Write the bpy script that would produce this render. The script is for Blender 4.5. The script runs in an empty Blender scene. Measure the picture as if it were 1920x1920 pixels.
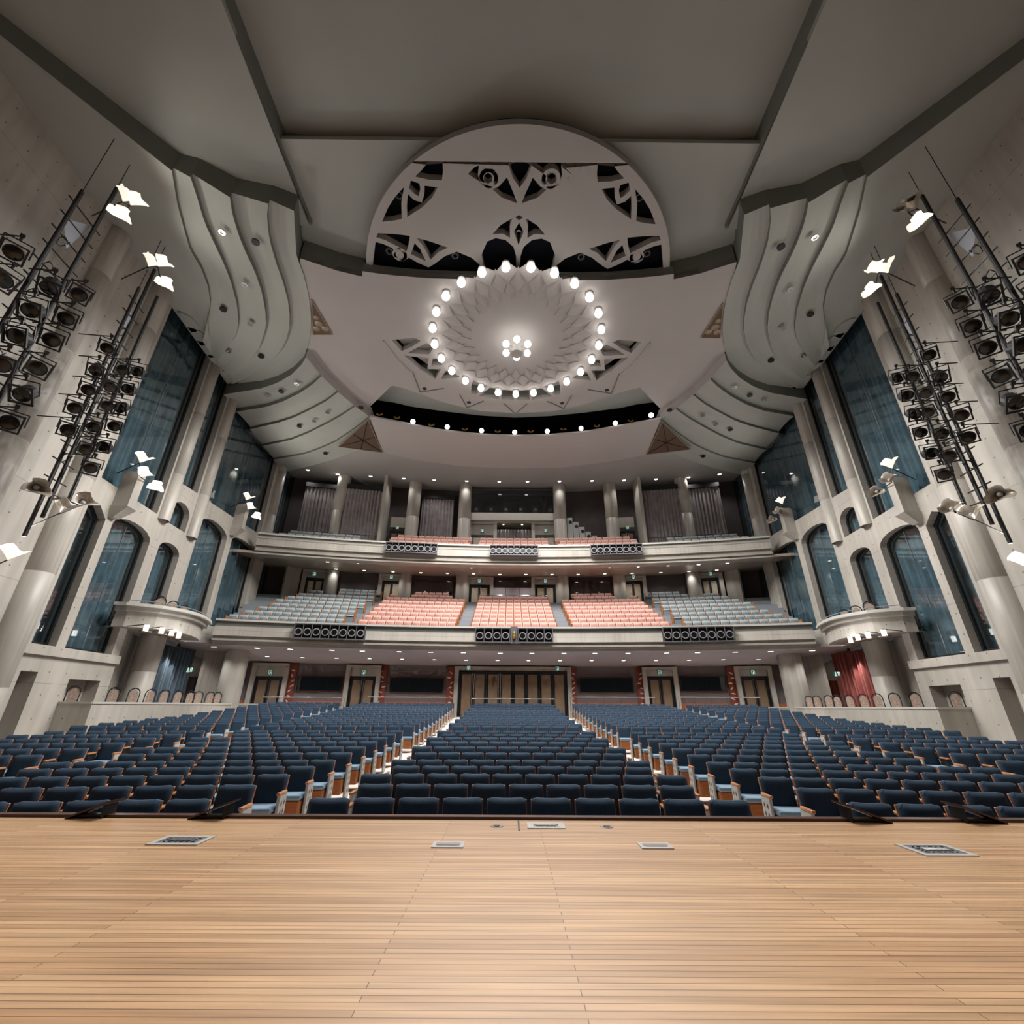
import bpy, bmesh, math, random
from mathutils import Vector, Matrix
from mathutils.geometry import tessellate_polygon
random.seed(7)
S = bpy.context.scene
COL = S.collection
PI = math.pi
# ------------------------------------------------------------------ camera, world, exposure
FPX = 845.0
PITCH, YAW, ROLL = math.radians(23.36), math.radians(-.17), math.radians(.35)
CAMP = Vector((-.24, 0, .85))
fw = Vector((math.sin(-YAW) * math.cos(PITCH), math.cos(YAW) * math.cos(PITCH), math.sin(PITCH)))
r0 = Vector((math.cos(YAW), math.sin(YAW), 0))
u0 = r0.cross(fw)
rt = r0 * math.cos(ROLL) + u0 * math.sin(ROLL)
up = -r0 * math.sin(ROLL) + u0 * math.cos(ROLL)
cd = bpy.data.cameras.new('camera')
cam = bpy.data.objects.new('camera', cd)
COL.objects.link(cam)
cd.sensor_fit = 'HORIZONTAL'
cd.sensor_width = 36
cd.lens = 36 * FPX / 1920
cd.clip_start = .05
cd.clip_end = 300
M = Matrix((rt, up, -fw)).transposed().to_4x4()
M.translation = CAMP
cam.matrix_world = M
S.camera = cam
W = bpy.data.worlds.new('world')
S.world = W
W.use_nodes = True
W.node_tree.nodes['Background'].inputs[0].default_value = (.9, .95, 1, 1)
W.node_tree.nodes['Background'].inputs[1].default_value = .03
S.view_settings.view_transform = 'Standard'
S.view_settings.look = 'None'
S.view_settings.gamma = 1
S.view_settings.use_curve_mapping = False
S.view_settings.exposure = 0.3
try:
    S.cycles.use_denoising = True
    S.cycles.max_bounces = 5
    S.cycles.diffuse_bounces = 3
    S.cycles.glossy_bounces = 2
    S.cycles.caustics_reflective = False
    S.cycles.caustics_refractive = False
    S.cycles.use_adaptive_sampling = True
    S.cycles.adaptive_threshold = .06
    S.cycles.adaptive_min_samples = 12
    S.cycles.transparent_max_bounces = 8
    S.cycles.sample_clamp_indirect = 4
except Exception:
    pass
# light powers (watts)
P_RING, P_CENTRE, P_SLOT, P_UPPER, P_MID, P_LOW, P_PETAL, P_BOX, P_STAGE = 620, 560, 560, 120, 55, 170, 210, 8, 860
WARM = (1, .97, .935)

# ------------------------------------------------------------------ pixel to direction helpers
def ray(x, y):
    return fw + rt * ((x - 960) / FPX) + up * ((960 - y) / FPX)
def at_z(x, y, z):
    d = ray(x, y)
    return CAMP + d * ((z - CAMP.z) / d.z)
YC = -33.83                      # all seat rows, balcony fronts and rear walls are arcs about this point
def on_arc(x, y, R):
    d = ray(x, y)
    a = d.x ** 2 + d.y ** 2
    b = 2 * (CAMP.x * d.x + (CAMP.y - YC) * d.y)
    c = CAMP.x ** 2 + (CAMP.y - YC) ** 2 - R * R
    return CAMP + d * ((-b + math.sqrt(b * b - 4 * a * c)) / (2 * a))
WX, WS = -14.7, .1               # side wall: x = -(14.7 + .1 y)
def on_wall(x, y, off=0.0):
    d = ray(x, y)
    t = (WX + off - CAMP.x - WS * CAMP.y) / (d.x + WS * d.y)
    return CAMP + d * t
def wallx(y, off=0.0):
    return WX + off - WS * y
def polar(R, a):
    return Vector((R * math.sin(a), YC + R * math.cos(a), 0))

# ------------------------------------------------------------------ materials
MATS = {}
def mat(name, col, rough=.6, metal=0.0, noise=None, bump=None, emit=None, spec=.4, sheen=0, trans=0):
    m = bpy.data.materials.new(name)
    m.use_nodes = True
    nt = m.node_tree
    b = nt.nodes['Principled BSDF']
    b.inputs['Base Color'].default_value = (*col, 1)
    b.inputs['Roughness'].default_value = rough
    b.inputs['Metallic'].default_value = metal
    b.inputs['Specular IOR Level'].default_value = spec
    if sheen:
        b.inputs['Sheen Weight'].default_value = sheen
    if emit:
        b.inputs['Emission Color'].default_value = (*emit[0], 1)
        b.inputs['Emission Strength'].default_value = emit[1]
    if noise or bump:
        tc = nt.nodes.new('ShaderNodeTexCoord')
        mp = nt.nodes.new('ShaderNodeMapping')
        nt.links.new(tc.outputs['Object'], mp.inputs[0])
    if noise:
        sc, amt = noise[0], noise[1]
        if len(noise) > 2:
            mp.inputs['Scale'].default_value = noise[2]
        n = nt.nodes.new('ShaderNodeTexNoise')
        n.inputs['Scale'].default_value = sc
        n.inputs['Detail'].default_value = 2
        nt.links.new(mp.outputs[0], n.inputs['Vector'])
        r = nt.nodes.new('ShaderNodeMapRange')
        r.inputs[1].default_value = .3
        r.inputs[2].default_value = .7
        r.inputs[3].default_value = 1 - amt
        r.inputs[4].default_value = 1 + amt
        nt.links.new(n.outputs[0], r.inputs[0])
        x = nt.nodes.new('ShaderNodeMix')
        x.data_type = 'RGBA'
        x.blend_type = 'MULTIPLY'
        x.inputs[0].default_value = 1
        x.inputs[6].default_value = (*col, 1)
        nt.links.new(r.outputs[0], x.inputs[7])
        nt.links.new(x.outputs[2], b.inputs['Base Color'])
    if bump:
        n2 = nt.nodes.new('ShaderNodeTexNoise')
        n2.inputs['Scale'].default_value = bump[0]
        n2.inputs['Detail'].default_value = 3
        nt.links.new(mp.outputs[0], n2.inputs['Vector'])
        bp = nt.nodes.new('ShaderNodeBump')
        bp.inputs['Strength'].default_value = bump[1]
        bp.inputs['Distance'].default_value = .02
        nt.links.new(n2.outputs[0], bp.inputs['Height'])
        nt.links.new(bp.outputs[0], b.inputs['Normal'])
    if emit:
        try:
            m.cycles.emission_sampling = 'NONE'
        except Exception:
            pass
    MATS[name] = m
    return m

def math_node(nt, op, a, b=None):
    n = nt.nodes.new('ShaderNodeMath')
    n.operation = op
    for i, q in enumerate((a, b)):
        if q is None:
            continue
        if isinstance(q, (int, float)):
            n.inputs[i].default_value = q
        else:
            nt.links.new(q, n.inputs[i])
    return n.outputs[0]

def concrete(name, col, dots=True, rough=.62):
    """board-marked fair-faced concrete: stains, panel joints and form-tie holes in metres"""
    m = mat(name, col, rough, noise=(.35, .16), spec=.35)
    nt = m.node_tree
    b = nt.nodes['Principled BSDF']
    src = b.inputs['Base Color'].links[0].from_socket
    uv = nt.nodes.new('ShaderNodeUVMap')
    uv.uv_map = 'UVMap'
    sp = nt.nodes.new('ShaderNodeSeparateXYZ')
    nt.links.new(uv.outputs[0], sp.inputs[0])
    # fine vertical streaks
    st = nt.nodes.new('ShaderNodeTexNoise')
    mp = nt.nodes.new('ShaderNodeMapping')
    mp.inputs['Scale'].default_value = (3.5, .25, 1)
    nt.links.new(uv.outputs[0], mp.inputs[0])
    nt.links.new(mp.outputs[0], st.inputs['Vector'])
    st.inputs['Scale'].default_value = 1.0
    st.inputs['Detail'].default_value = 2
    f = math_node(nt, 'MULTIPLY_ADD', st.outputs[0], .5)
    f.node.inputs[2].default_value = .75
    fac = f
    if dots:
        fu = math_node(nt, 'SUBTRACT', math_node(nt, 'FRACT', math_node(nt, 'DIVIDE', sp.outputs[0], .75)), .5)
        fv = math_node(nt, 'SUBTRACT', math_node(nt, 'FRACT', math_node(nt, 'DIVIDE', sp.outputs[1], .75)), .5)
        d2 = math_node(nt, 'ADD', math_node(nt, 'MULTIPLY', fu, fu), math_node(nt, 'MULTIPLY', fv, fv))
        dot = math_node(nt, 'GREATER_THAN', d2, .0012)
        dk = math_node(nt, 'MULTIPLY_ADD', dot, .65)
        dk.node.inputs[2].default_value = .35
        fac = math_node(nt, 'MULTIPLY', fac, dk)
        ju = math_node(nt, 'ABSOLUTE', math_node(nt, 'SUBTRACT', math_node(nt, 'FRACT', math_node(nt, 'DIVIDE', sp.outputs[1], 3.0)), .5))
        jl = math_node(nt, 'GREATER_THAN', ju, .003)
        jk = math_node(nt, 'MULTIPLY_ADD', jl, .35)
        jk.node.inputs[2].default_value = .65
        fac = math_node(nt, 'MULTIPLY', fac, jk)
    x = nt.nodes.new('ShaderNodeMix')
    x.data_type = 'RGBA'
    x.blend_type = 'MULTIPLY'
    x.inputs[0].default_value = 1
    nt.links.new(src, x.inputs[6])
    nt.links.new(fac, x.inputs[7])
    nt.links.new(x.outputs[2], b.inputs['Base Color'])
    return m

concrete('concrete', (.40, .375, .335))
concrete('concrete_col', (.41, .385, .345), dots=False, rough=.38)
mat('teal', (.105, .152, .176), .85, noise=(2, .25), sheen=.2)
mat('lilac_curtain', (.25, .225, .23), .9, noise=(2, .2))
mat('blue_velvet', (.06, .09, .12), .7, sheen=.3)
mat('red_velvet', (.24, .05, .04), .7, sheen=.3)
mat('pale_curtain', (.30, .33, .33), .8)
mat('frame_black', (.012, .014, .016), .35)
mat('black', (.012, .012, .013), .5)
mat('void', (.012, .013, .018), .9, spec=.05)  # near-black that paints unlit space behind openings
mat('blue_fabric', (.032, .060, .098), .8, noise=(60, .12), sheen=.10, spec=.10)
mat('blue_cushion', (.20, .30, .40), .8, noise=(60, .1))
mat('wood_orange', (.36, .125, .038), .42, noise=(5, .2, (1, 1, 8)))
mat('wood_arm', (.46, .20, .09), .35, noise=(8, .2))
mat('chair_back', (.05, .035, .025), .5)
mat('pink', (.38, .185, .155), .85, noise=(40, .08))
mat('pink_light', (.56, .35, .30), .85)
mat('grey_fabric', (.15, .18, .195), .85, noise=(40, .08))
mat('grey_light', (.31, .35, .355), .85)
mat('beige_ceiling', (.39, .37, .358), .8, noise=(.25, .04), spec=.2)
mat('rose_ceiling', (.40, .37, .36), .8, noise=(.6, .08), spec=.2)
mat('green_ceiling', (.36, .37, .345), .72, noise=(.3, .05), spec=.25)
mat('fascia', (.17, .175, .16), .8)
mat('soffit_warm', (.42, .35, .285), .3, noise=(.5, .15), spec=.5)
mat('soffit_lilac', (.40, .345, .345), .7, noise=(.4, .05))
mat('balcony_band', (.38, .355, .32), .5, noise=(.8, .12))
mat('ledge', (.50, .49, .45), .6)
mat('tier_grey', (.22, .24, .26), .7)
mat('carpet', (.62, .58, .54), .9, noise=(3, .06))
mat('floor_grey', (.20, .19, .18), .9, noise=(2, .1))
mat('wall_dark', (.075, .062, .062), .8, noise=(1, .08))
mat('wall_lilac', (.17, .145, .145), .8, noise=(1, .05))
mat('red_panel', (.22, .045, .025), .6)
mat('leaf_white', (.7, .62, .55), .6)
mat('wainscot', (.42, .13, .06), .55)
mat('door_brown', (.20, .135, .085), .5, noise=(3, .1))
mat('door_pale', (.52, .44, .33), .5, noise=(7, .18))
mat('metal_dark', (.018, .018, .019), .45, metal=.1)
mat('metal_grey', (.13, .13, .14), .5, metal=.2)
mat('metal_blue', (.24, .25, .28), .55)
mat('steel', (.62, .62, .64), .25, metal=1)
mat('lens', (.010, .007, .005), .15, spec=.6)
mat('bronze', (.13, .085, .06), .5, metal=.3)
mat('bronze_light', (.28, .22, .16), .45, metal=.3)
mat('gold', (.55, .34, .10), .35, metal=.9)
mat('sign_green', (.02, .10, .08), .5, emit=((.05, .45, .35), .08))
mat('sign_white', (.8, .85, .8), .5, emit=((.8, 1, .9), .5))
mat('bulb', (1, 1, 1), .5, emit=((1, .96, .91), 5))
mat('bulb_soft', (1, 1, 1), .5, emit=((1, .96, .9), 4))
mat('petal_lit', (.9, .82, .7), .5, emit=((1, .88, .74), .75))
mat('petal_dull', (.42, .37, .31), .35, metal=.4)
mat('white_metal', (.42, .41, .39), .5)
mat('chair_pad', (.50, .38, .31), .8, noise=(14, .3))
mat('speaker_grey', (.40, .41, .40), .7)
mat('panel_lilac', (.40, .37, .40), .6)
mat('brown_trim', (.07, .03, .02), .35)

# glass: clear, mirror-like at its fresnel angle
gm = bpy.data.materials.new('glass')
gm.use_nodes = True
nt = gm.node_tree
nt.nodes.clear()
o_ = nt.nodes.new('ShaderNodeOutputMaterial')
mx_ = nt.nodes.new('ShaderNodeMixShader')
tr_ = nt.nodes.new('ShaderNodeBsdfTransparent')
tr_.inputs[0].default_value = (.86, .92, .94, 1)
gl_ = nt.nodes.new('ShaderNodeBsdfGlossy')
gl_.inputs['Roughness'].default_value = .015
fr_ = nt.nodes.new('ShaderNodeLayerWeight')
fr_.inputs[0].default_value = .5
f5_ = math_node(nt, 'POWER', fr_.outputs['Facing'], 4.0)
f6_ = math_node(nt, 'MULTIPLY_ADD', f5_, .93)
f6_.node.inputs[2].default_value = .07
nt.links.new(f6_, mx_.inputs[0])
nt.links.new(tr_.outputs[0], mx_.inputs[1])
nt.links.new(gl_.outputs[0], mx_.inputs[2])
nt.links.new(mx_.outputs[0], o_.inputs[0])
MATS['glass'] = gm

# stage boards: narrow strips running across the stage, worn varnish
sm = bpy.data.materials.new('stage_boards')
sm.use_nodes = True
nt = sm.node_tree
b_ = nt.nodes['Principled BSDF']
tc_ = nt.nodes.new('ShaderNodeTexCoord')
br_ = nt.nodes.new('ShaderNodeTexBrick')
br_.offset = .37
br_.inputs['Scale'].default_value = 1
br_.inputs['Color1'].default_value = (.40, .225, .11, 1)
br_.inputs['Color2'].default_value = (.56, .35, .19, 1)
br_.inputs['Mortar'].default_value = (.14, .07, .035, 1)
br_.inputs['Mortar Size'].default_value = .0018
br_.inputs['Bias'].default_value = .1
br_.inputs['Brick Width'].default_value = 1.9
br_.inputs['Row Height'].default_value = .038
nt.links.new(tc_.outputs['Object'], br_.inputs['Vector'])
ns_ = nt.nodes.new('ShaderNodeTexNoise')
mp_ = nt.nodes.new('ShaderNodeMapping')
mp_.inputs['Scale'].default_value = (1.2, 26, 1)
nt.links.new(tc_.outputs['Object'], mp_.inputs[0])
nt.links.new(mp_.outputs[0], ns_.inputs['Vector'])
ns_.inputs['Scale'].default_value = 1.0
ns_.inputs['Detail'].default_value = 6
mr_ = nt.nodes.new('ShaderNodeMapRange')
mr_.inputs[1].default_value = .3
mr_.inputs[2].default_value = .7
mr_.inputs[3].default_value = .72
mr_.inputs[4].default_value = 1.15
nt.links.new(ns_.outputs[0], mr_.inputs[0])
mu_ = nt.nodes.new('ShaderNodeMix')
mu_.data_type = 'RGBA'
mu_.blend_type = 'MULTIPLY'
mu_.inputs[0].default_value = 1
nt.links.new(br_.outputs[0], mu_.inputs[6])
nt.links.new(mr_.outputs[0], mu_.inputs[7])
nt.links.new(mu_.outputs[2], b_.inputs['Base Color'])
b_.inputs['Roughness'].default_value = .42
MATS['stage_boards'] = sm

# ------------------------------------------------------------------ mesh builder
class MB:
    def __init__(self):
        self.v, self.f = [], []
    def add(self, vs, fs):
        k = len(self.v)
        self.v += [tuple(p) for p in vs]
        self.f += [tuple(i + k for i in q) for q in fs]
        return self
    def hexa(self, p):          # 8 points: bottom ring, top ring
        return self.add(p, [(3, 2, 1, 0), (4, 5, 6, 7), (0, 1, 5, 4), (1, 2, 6, 5), (2, 3, 7, 6), (3, 0, 4, 7)])
    def box(self, c, s, rz=0.0):
        hx, hy, hz = s[0] / 2, s[1] / 2, s[2] / 2
        co, si = math.cos(rz), math.sin(rz)
        P = []
        for z in (-hz, hz):
            for x, y in ((-hx, -hy), (hx, -hy), (hx, hy), (-hx, hy)):
                P.append((c[0] + x * co - y * si, c[1] + x * si + y * co, c[2] + z))
        return self.hexa(P)
    def slab(self, a, b, z0, z1, t0, t1):
        """upright board from a to b (xy), between z0 and z1; t0..t1 = offsets towards the stage"""
        a, b = Vector((a[0], a[1], 0)), Vector((b[0], b[1], 0))
        d = (b - a).normalized()
        n = Vector((d.y, -d.x, 0))
        q = [a + n * t1, b + n * t1, b + n * t0, a + n * t0]
        return self.hexa([(p.x, p.y, z0) for p in q] + [(p.x, p.y, z1) for p in q])
    def tube(self, p, q, r, n=8, r2=None, caps=True):
        p, q = Vector(p), Vector(q)
        d = (q - p).normalized()
        a = d.orthogonal().normalized()
        b = d.cross(a)
        r2 = r if r2 is None else r2
        vs = [p + (a * math.cos(2 * PI * i / n) + b * math.sin(2 * PI * i / n)) * r for i in range(n)]
        vs += [q + (a * math.cos(2 * PI * i / n) + b * math.sin(2 * PI * i / n)) * r2 for i in range(n)]
        fs = [(i, (i + 1) % n, n + (i + 1) % n, n + i) for i in range(n)]
        if caps:
            fs += [tuple(range(n - 1, -1, -1)), tuple(range(n, 2 * n))]
        return self.add(vs, fs)
    def path(self, pts, r, n=6):
        for i in range(len(pts) - 1):
            self.tube(pts[i], pts[i + 1], r, n)
        return self
    def sphere(self, c, r, nu=12, nv=8, sz=1.0):
        vs, fs = [], []
        for j in range(nv + 1):
            t = PI * j / nv
            for i in range(nu):
                a = 2 * PI * i / nu
                vs.append((c[0] + r * math.sin(t) * math.cos(a), c[1] + r * math.sin(t) * math.sin(a), c[2] + r * sz * math.cos(t)))
        for j in range(nv):
            for i in range(nu):
                fs.append((j * nu + i, (j + 1) * nu + i, (j + 1) * nu + (i + 1) % nu, j * nu + (i + 1) % nu))
        return self.add(vs, fs)
    def lathe(self, prof, c, n=24):
        vs, fs = [], []
        for r, z in prof:
            for i in range(n):
                a = 2 * PI * i / n
                vs.append((c[0] + r * math.cos(a), c[1] + r * math.sin(a), c[2] + z))
        for j in range(len(prof) - 1):
            for i in range(n):
                fs.append((j * n + i, j * n + (i + 1) % n, (j + 1) * n + (i + 1) % n, (j + 1) * n + i))
        return self.add(vs, fs)
    def poly(self, outer, off, holes=()):
        """flat polygon (3-d points) with holes, extruded by off"""
        loops = [[Vector(p) for p in outer]] + [[Vector(p) for p in h] for h in holes]
        flat = [p for l in loops for p in l]
        n = len(flat)
        off = Vector(off)
        tris = tessellate_polygon(loops)
        fs = [tuple(t) for t in tris] + [tuple(i + n for i in reversed(t)) for t in tris]
        k = 0
        for l in loops:
            m = len(l)
            for i in range(m):
                a, b = k + i, k + (i + 1) % m
                fs.append((a, b, b + n, a + n))
            k += m
        return self.add(flat + [p + off for p in flat], fs)
    def strip(self, A, B):
        n = len(A)
        return self.add(list(A) + list(B), [(i, i + 1, n + i + 1, n + i) for i in range(n - 1)])
    def sweep(self, prof, R, a0, a1, n=48):
        """profile (radial offset, z) closed, swept about the common centre"""
        m = len(prof)
        vs, fs = [], []
        for i in range(n + 1):
            a = a0 + (a1 - a0) * i / n
            for dr, z in prof:
                p = polar(R + dr, a)
                vs.append((p.x, p.y, z))
        for i in range(n):
            for j in range(m):
                fs.append((i * m + j, i * m + (j + 1) % m, (i + 1) * m + (j + 1) % m, (i + 1) * m + j))
        fs.append(tuple(range(m)))
        fs.append(tuple(n * m + j for j in reversed(range(m))))
        return self.add(vs, fs)
    def mirror(self):
        self.v = [(-x, y, z) for x, y, z in self.v]
        self.f = [tuple(reversed(q)) for q in self.f]
        return self
    def mesh(self, name, m, smooth=False):
        me = bpy.data.meshes.new(name)
        me.from_pydata(self.v, [], self.f)
        me.materials.append(MATS[m])
        uvl = me.uv_layers.new(name='UVMap')
        vv = self.v
        uvs = []
        for p in me.polygons:
            nrm = p.normal
            if abs(nrm.z) > .7:
                for li in p.loop_indices:
                    q = vv[me.loops[li].vertex_index]
                    uvs += [q[0], q[1]]
            else:
                l = math.hypot(nrm.x, nrm.y) or 1
                tx, ty = -nrm.y / l, nrm.x / l
                if tx < -.02 or (abs(tx) <= .02 and ty < 0):
                    tx, ty = -tx, -ty
                for li in p.loop_indices:
                    q = vv[me.loops[li].vertex_index]
                    uvs += [q[0] * tx + q[1] * ty, q[2]]
        uvl.data.foreach_set('uv', uvs)
        if smooth:
            me.polygons.foreach_set('use_smooth', [True] * len(me.polygons))
        me.update()
        return me
    def build(self, name, m, parent=None, smooth=False, recalc=False):
        me = self.mesh(name, m, smooth)
        if recalc:
            bm = bmesh.new()
            bm.from_mesh(me)
            bmesh.ops.recalc_face_normals(bm, faces=bm.faces)
            bm.to_mesh(me)
            bm.free()
        return link(name, me, parent)

def link(name, me, parent=None):
    o = bpy.data.objects.new(name, me)
    COL.objects.link(o)
    if parent:
        o.parent = parent
    return o
def tag(o, label, cat, group=None):
    o['label'] = label
    o['category'] = cat
    if group:
        o['group'] = group
    return o
def struct(o, label=None):
    o['kind'] = 'structure'
    if label:
        o['label'] = label
    return o
def thing(name, label, cat, loc=(0, 0, 0), rz=0.0, group=None):
    o = bpy.data.objects.new(name, None)
    COL.objects.link(o)
    o.empty_display_size = .2
    o.location = loc
    o.rotation_euler = (0, 0, rz)
    return tag(o, label, cat, group)
def lamp(parent, loc, power, kind='POINT', radius=.12, col=WARM, aim=None, cone=120, blend=.6):
    l = bpy.data.lights.new('light', kind)
    l.energy = power
    l.color = col
    l.shadow_soft_size = radius
    o = bpy.data.objects.new('light', l)
    COL.objects.link(o)
    o.location = loc
    if kind == 'SPOT':
        l.spot_size = math.radians(cone)
        l.spot_blend = blend
        d = Vector(aim) if aim else Vector((0, 0, -1))
        o.rotation_euler = d.to_track_quat('-Z', 'Y').to_euler()
    if parent:
        o.parent = parent
    return o
def mx(p, s):                    # s = -1 keeps the traced side (x<0), +1 mirrors it
    return Vector((p[0] if s < 0 else -p[0], p[1], p[2]))
SIDE = {-1: 'blue-curtained side', 1: 'red-curtained side'}
ORD = ['first', 'second', 'third', 'fourth', 'fifth', 'sixth', 'seventh', 'eighth', 'ninth', 'tenth', 'eleventh', 'twelfth',
       'thirteenth', 'fourteenth', 'fifteenth', 'sixteenth', 'seventeenth', 'eighteenth', 'nineteenth', 'twentieth',
       'twenty-first', 'twenty-second', 'twenty-third', 'twenty-fourth']
def resample(pts, n):
    L = [0]
    for i in range(1, len(pts)):
        L.append(L[-1] + (Vector(pts[i]) - Vector(pts[i - 1])).length)
    out = []
    for k in range(n):
        t = L[-1] * k / (n - 1)
        i = 0
        while i < len(L) - 2 and L[i + 1] < t:
            i += 1
        q = (t - L[i]) / max(L[i + 1] - L[i], 1e-9)
        out.append(Vector(pts[i]).lerp(Vector(pts[i + 1]), q))
    return out
# ------------------------------------------------------------------ stage and stalls floor
STAGE_Y = 4.38
def interp(T, x):
    for i in range(len(T) - 1):
        if x <= T[i + 1][0]:
            a, b = T[i], T[i + 1]
            return a[1] + (b[1] - a[1]) * (x - a[0]) / (b[0] - a[0])
    return T[-1][1]
ZT = [(0, -.99), (6.17, -.985), (10.2, -.97), (13.4, -.83), (16.3, -.71), (22.9, -.42), (30.6, .20), (40, .20)]
def zfloor(yc):
    return interp(ZT, yc)
def ycen(x, y):
    return math.hypot(x, y - YC) + YC

o = MB().box((0, (STAGE_Y - 9) / 2, -.06), (40, STAGE_Y + 9, .12)).build('floor', 'stage_boards')
struct(o, 'varnished narrow-board stage floor')
o = MB().box((0, STAGE_Y + .04, -.49), (40, .08, 1.02)).build('trim_1', 'brown_trim')
struct(o, 'dark stained edge board along the stage front')
xs = [-18.4 + 36.8 * i / 60 for i in range(61)]
ys = [4.0 + 31 * j / 60 for j in range(61)]
vs = []
for yv in ys:
    for xv in xs:
        yy = YC + math.sqrt(max((yv - YC) ** 2 - xv * xv, 1))
        vs.append((xv, yy, zfloor(yv)))
fs = [(j * 61 + i, j * 61 + i + 1, (j + 1) * 61 + i + 1, (j + 1) * 61 + i) for j in range(60) for i in range(60)]
o = MB().add(vs, fs).build('floor', 'carpet', smooth=True)
struct(o, 'pale raked stalls floor in the aisles between the seats')

# stage floor boxes: metal hatches with frame and lid
def hatch(x, y, w, d, label, big=False, lid='metal_grey'):
    t = thing('floor_hatch', label, 'floor hatch', (x, y, 0))
    f = MB()
    e = .035 if not big else .05
    for c, s in (((0, d / 2 - e / 2), (w, e)), ((0, -d / 2 + e / 2), (w, e)), ((w / 2 - e / 2, 0), (e, d - 2 * e)), ((-w / 2 + e / 2, 0), (e, d - 2 * e))):
        f.box((c[0], c[1], .002), (s[0], s[1], .008))
    f.build('frame', 'white_metal', t)
    l = MB().box((0, 0, .001), (w - 2 * e - .008, d - 2 * e - .008, .006)).build('lid', lid, t)
    g = MB()
    nx, ny = int(w / .045), int(d / .045)
    for i in range(1, nx):
        for j in range(1, ny):
            g.box((-w / 2 + e + i * (w - 2 * e) / nx, -d / 2 + e + j * (d - 2 * e) / ny, .006), (.02, .008, .004), (PI / 4 if (i + j) % 2 else -PI / 4))
    g.build('tread_pattern', 'metal_dark' if not big else 'white_metal', l)
    MB().box((0, 0, .007), (.16, .05, .006)).build('plate', 'steel', l)
    return t
hatch(.05, 4.18, .29, .19, 'pale framed metal hatch at the stage edge by the slot in the boards', True)
hatch(-.64, 3.64, .21, .14, 'small light grey metal hatch in the stage floor, blue-curtained side')
hatch(.74, 3.64, .21, .14, 'small light grey metal hatch in the stage floor, red-curtained side')
hatch(-2.46, 3.71, .34, .22, 'large chequered steel hatch in the stage floor, blue-curtained side')
hatch(2.56, 3.58, .34, .26, 'large chequered steel hatch in the stage floor, red-curtained side')
for x, s in ((-.33, 'blue'), (.52, 'red')):
    t = thing('floor_socket', 'round steel floor socket in the stage boards, on the %s-curtained side' % s, 'floor socket', (x, 4.16, 0))
    MB().lathe([(.001, .004), (.045, .004), (.05, 0)], (0, 0, 0), 16).build('ring', 'steel', t)
    MB().lathe([(.001, .007), (.025, .007), (.027, .003)], (0, 0, 0), 12).build('cap', 'metal_dark', t)
o = MB().box((-.16, 4.2, .001), (.014, .34, .005)).build('floor_slot', 'black')
tag(o, 'narrow black slot across the boards beside the stage edge hatch', 'slot')
# dark hinged flaps standing up along the stage edge
for i, (px, py, flip) in enumerate(((168, 1533, -1), (398, 1533, -1), (1625, 1541, 1), (1850, 1545, 1))):
    p = at_z(px, py, 0)
    p.y = STAGE_Y - .05
    p.x = CAMP.x + (p.x - CAMP.x)
    side = SIDE[flip]
    where = 'nearer the middle' if i in (1, 2) else 'nearer the side wall'
    t = thing('stage_flap', 'dark tilted wooden flap at the stage edge, %s, %s' % (side, where), 'stage flap', (p.x, p.y + .02, 0))
    L, H = (.30, .11) if i < 2 else (.34, .12)
    q = [(-L / 2, -.03, 0.0), (L / 2, -.03, 0.0), (L / 2, .16, 0.0), (-L / 2, .16, 0.0)]
    hi = (L / 2) * (1 if flip < 0 else -1)
    top = [(x, y, .014 + (H if x * hi > 0 else 0)) for x, y, z in q]
    bot = [(x, y, z + (H if x * hi > 0 else 0)) for x, y, z in q]
    MB().hexa(bot + top).build('board', 'brown_trim', t)
    MB().box((hi * .8, .06, H * .42), (.012, .14, H * .84)).build('prop', 'black', t)

# ------------------------------------------------------------------ theatre seats
def rbox(c, s, bev=.02, seg=2, lean=0.0, z0=0.0):
    bm = bmesh.new()
    bmesh.ops.create_cube(bm, size=1)
    for v in bm.verts:
        v.co = Vector((c[0] + v.co.x * s[0], c[1] + v.co.y * s[1], c[2] + v.co.z * s[2]))
    if bev:
        bmesh.ops.bevel(bm, geom=bm.edges[:], offset=bev, segments=seg, affect='EDGES', profile=.5)
    for v in bm.verts:
        v.co.y += (v.co.z - z0) * lean
    return bm
def bm_part(bms, m, smooth=True, name='part'):
    me = bpy.data.meshes.new(name)
    out = bmesh.new()
    for b in (bms if isinstance(bms, list) else [bms]):
        t = bpy.data.meshes.new('t')
        b.to_mesh(t)
        out.from_mesh(t)
        bpy.data.meshes.remove(t)
        b.free()
    out.to_mesh(me)
    out.free()
    me.materials.append(MATS[m])
    if smooth:
        me.polygons.foreach_set('use_smooth', [True] * len(me.polygons))
    return me
LEAN = .24
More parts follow.
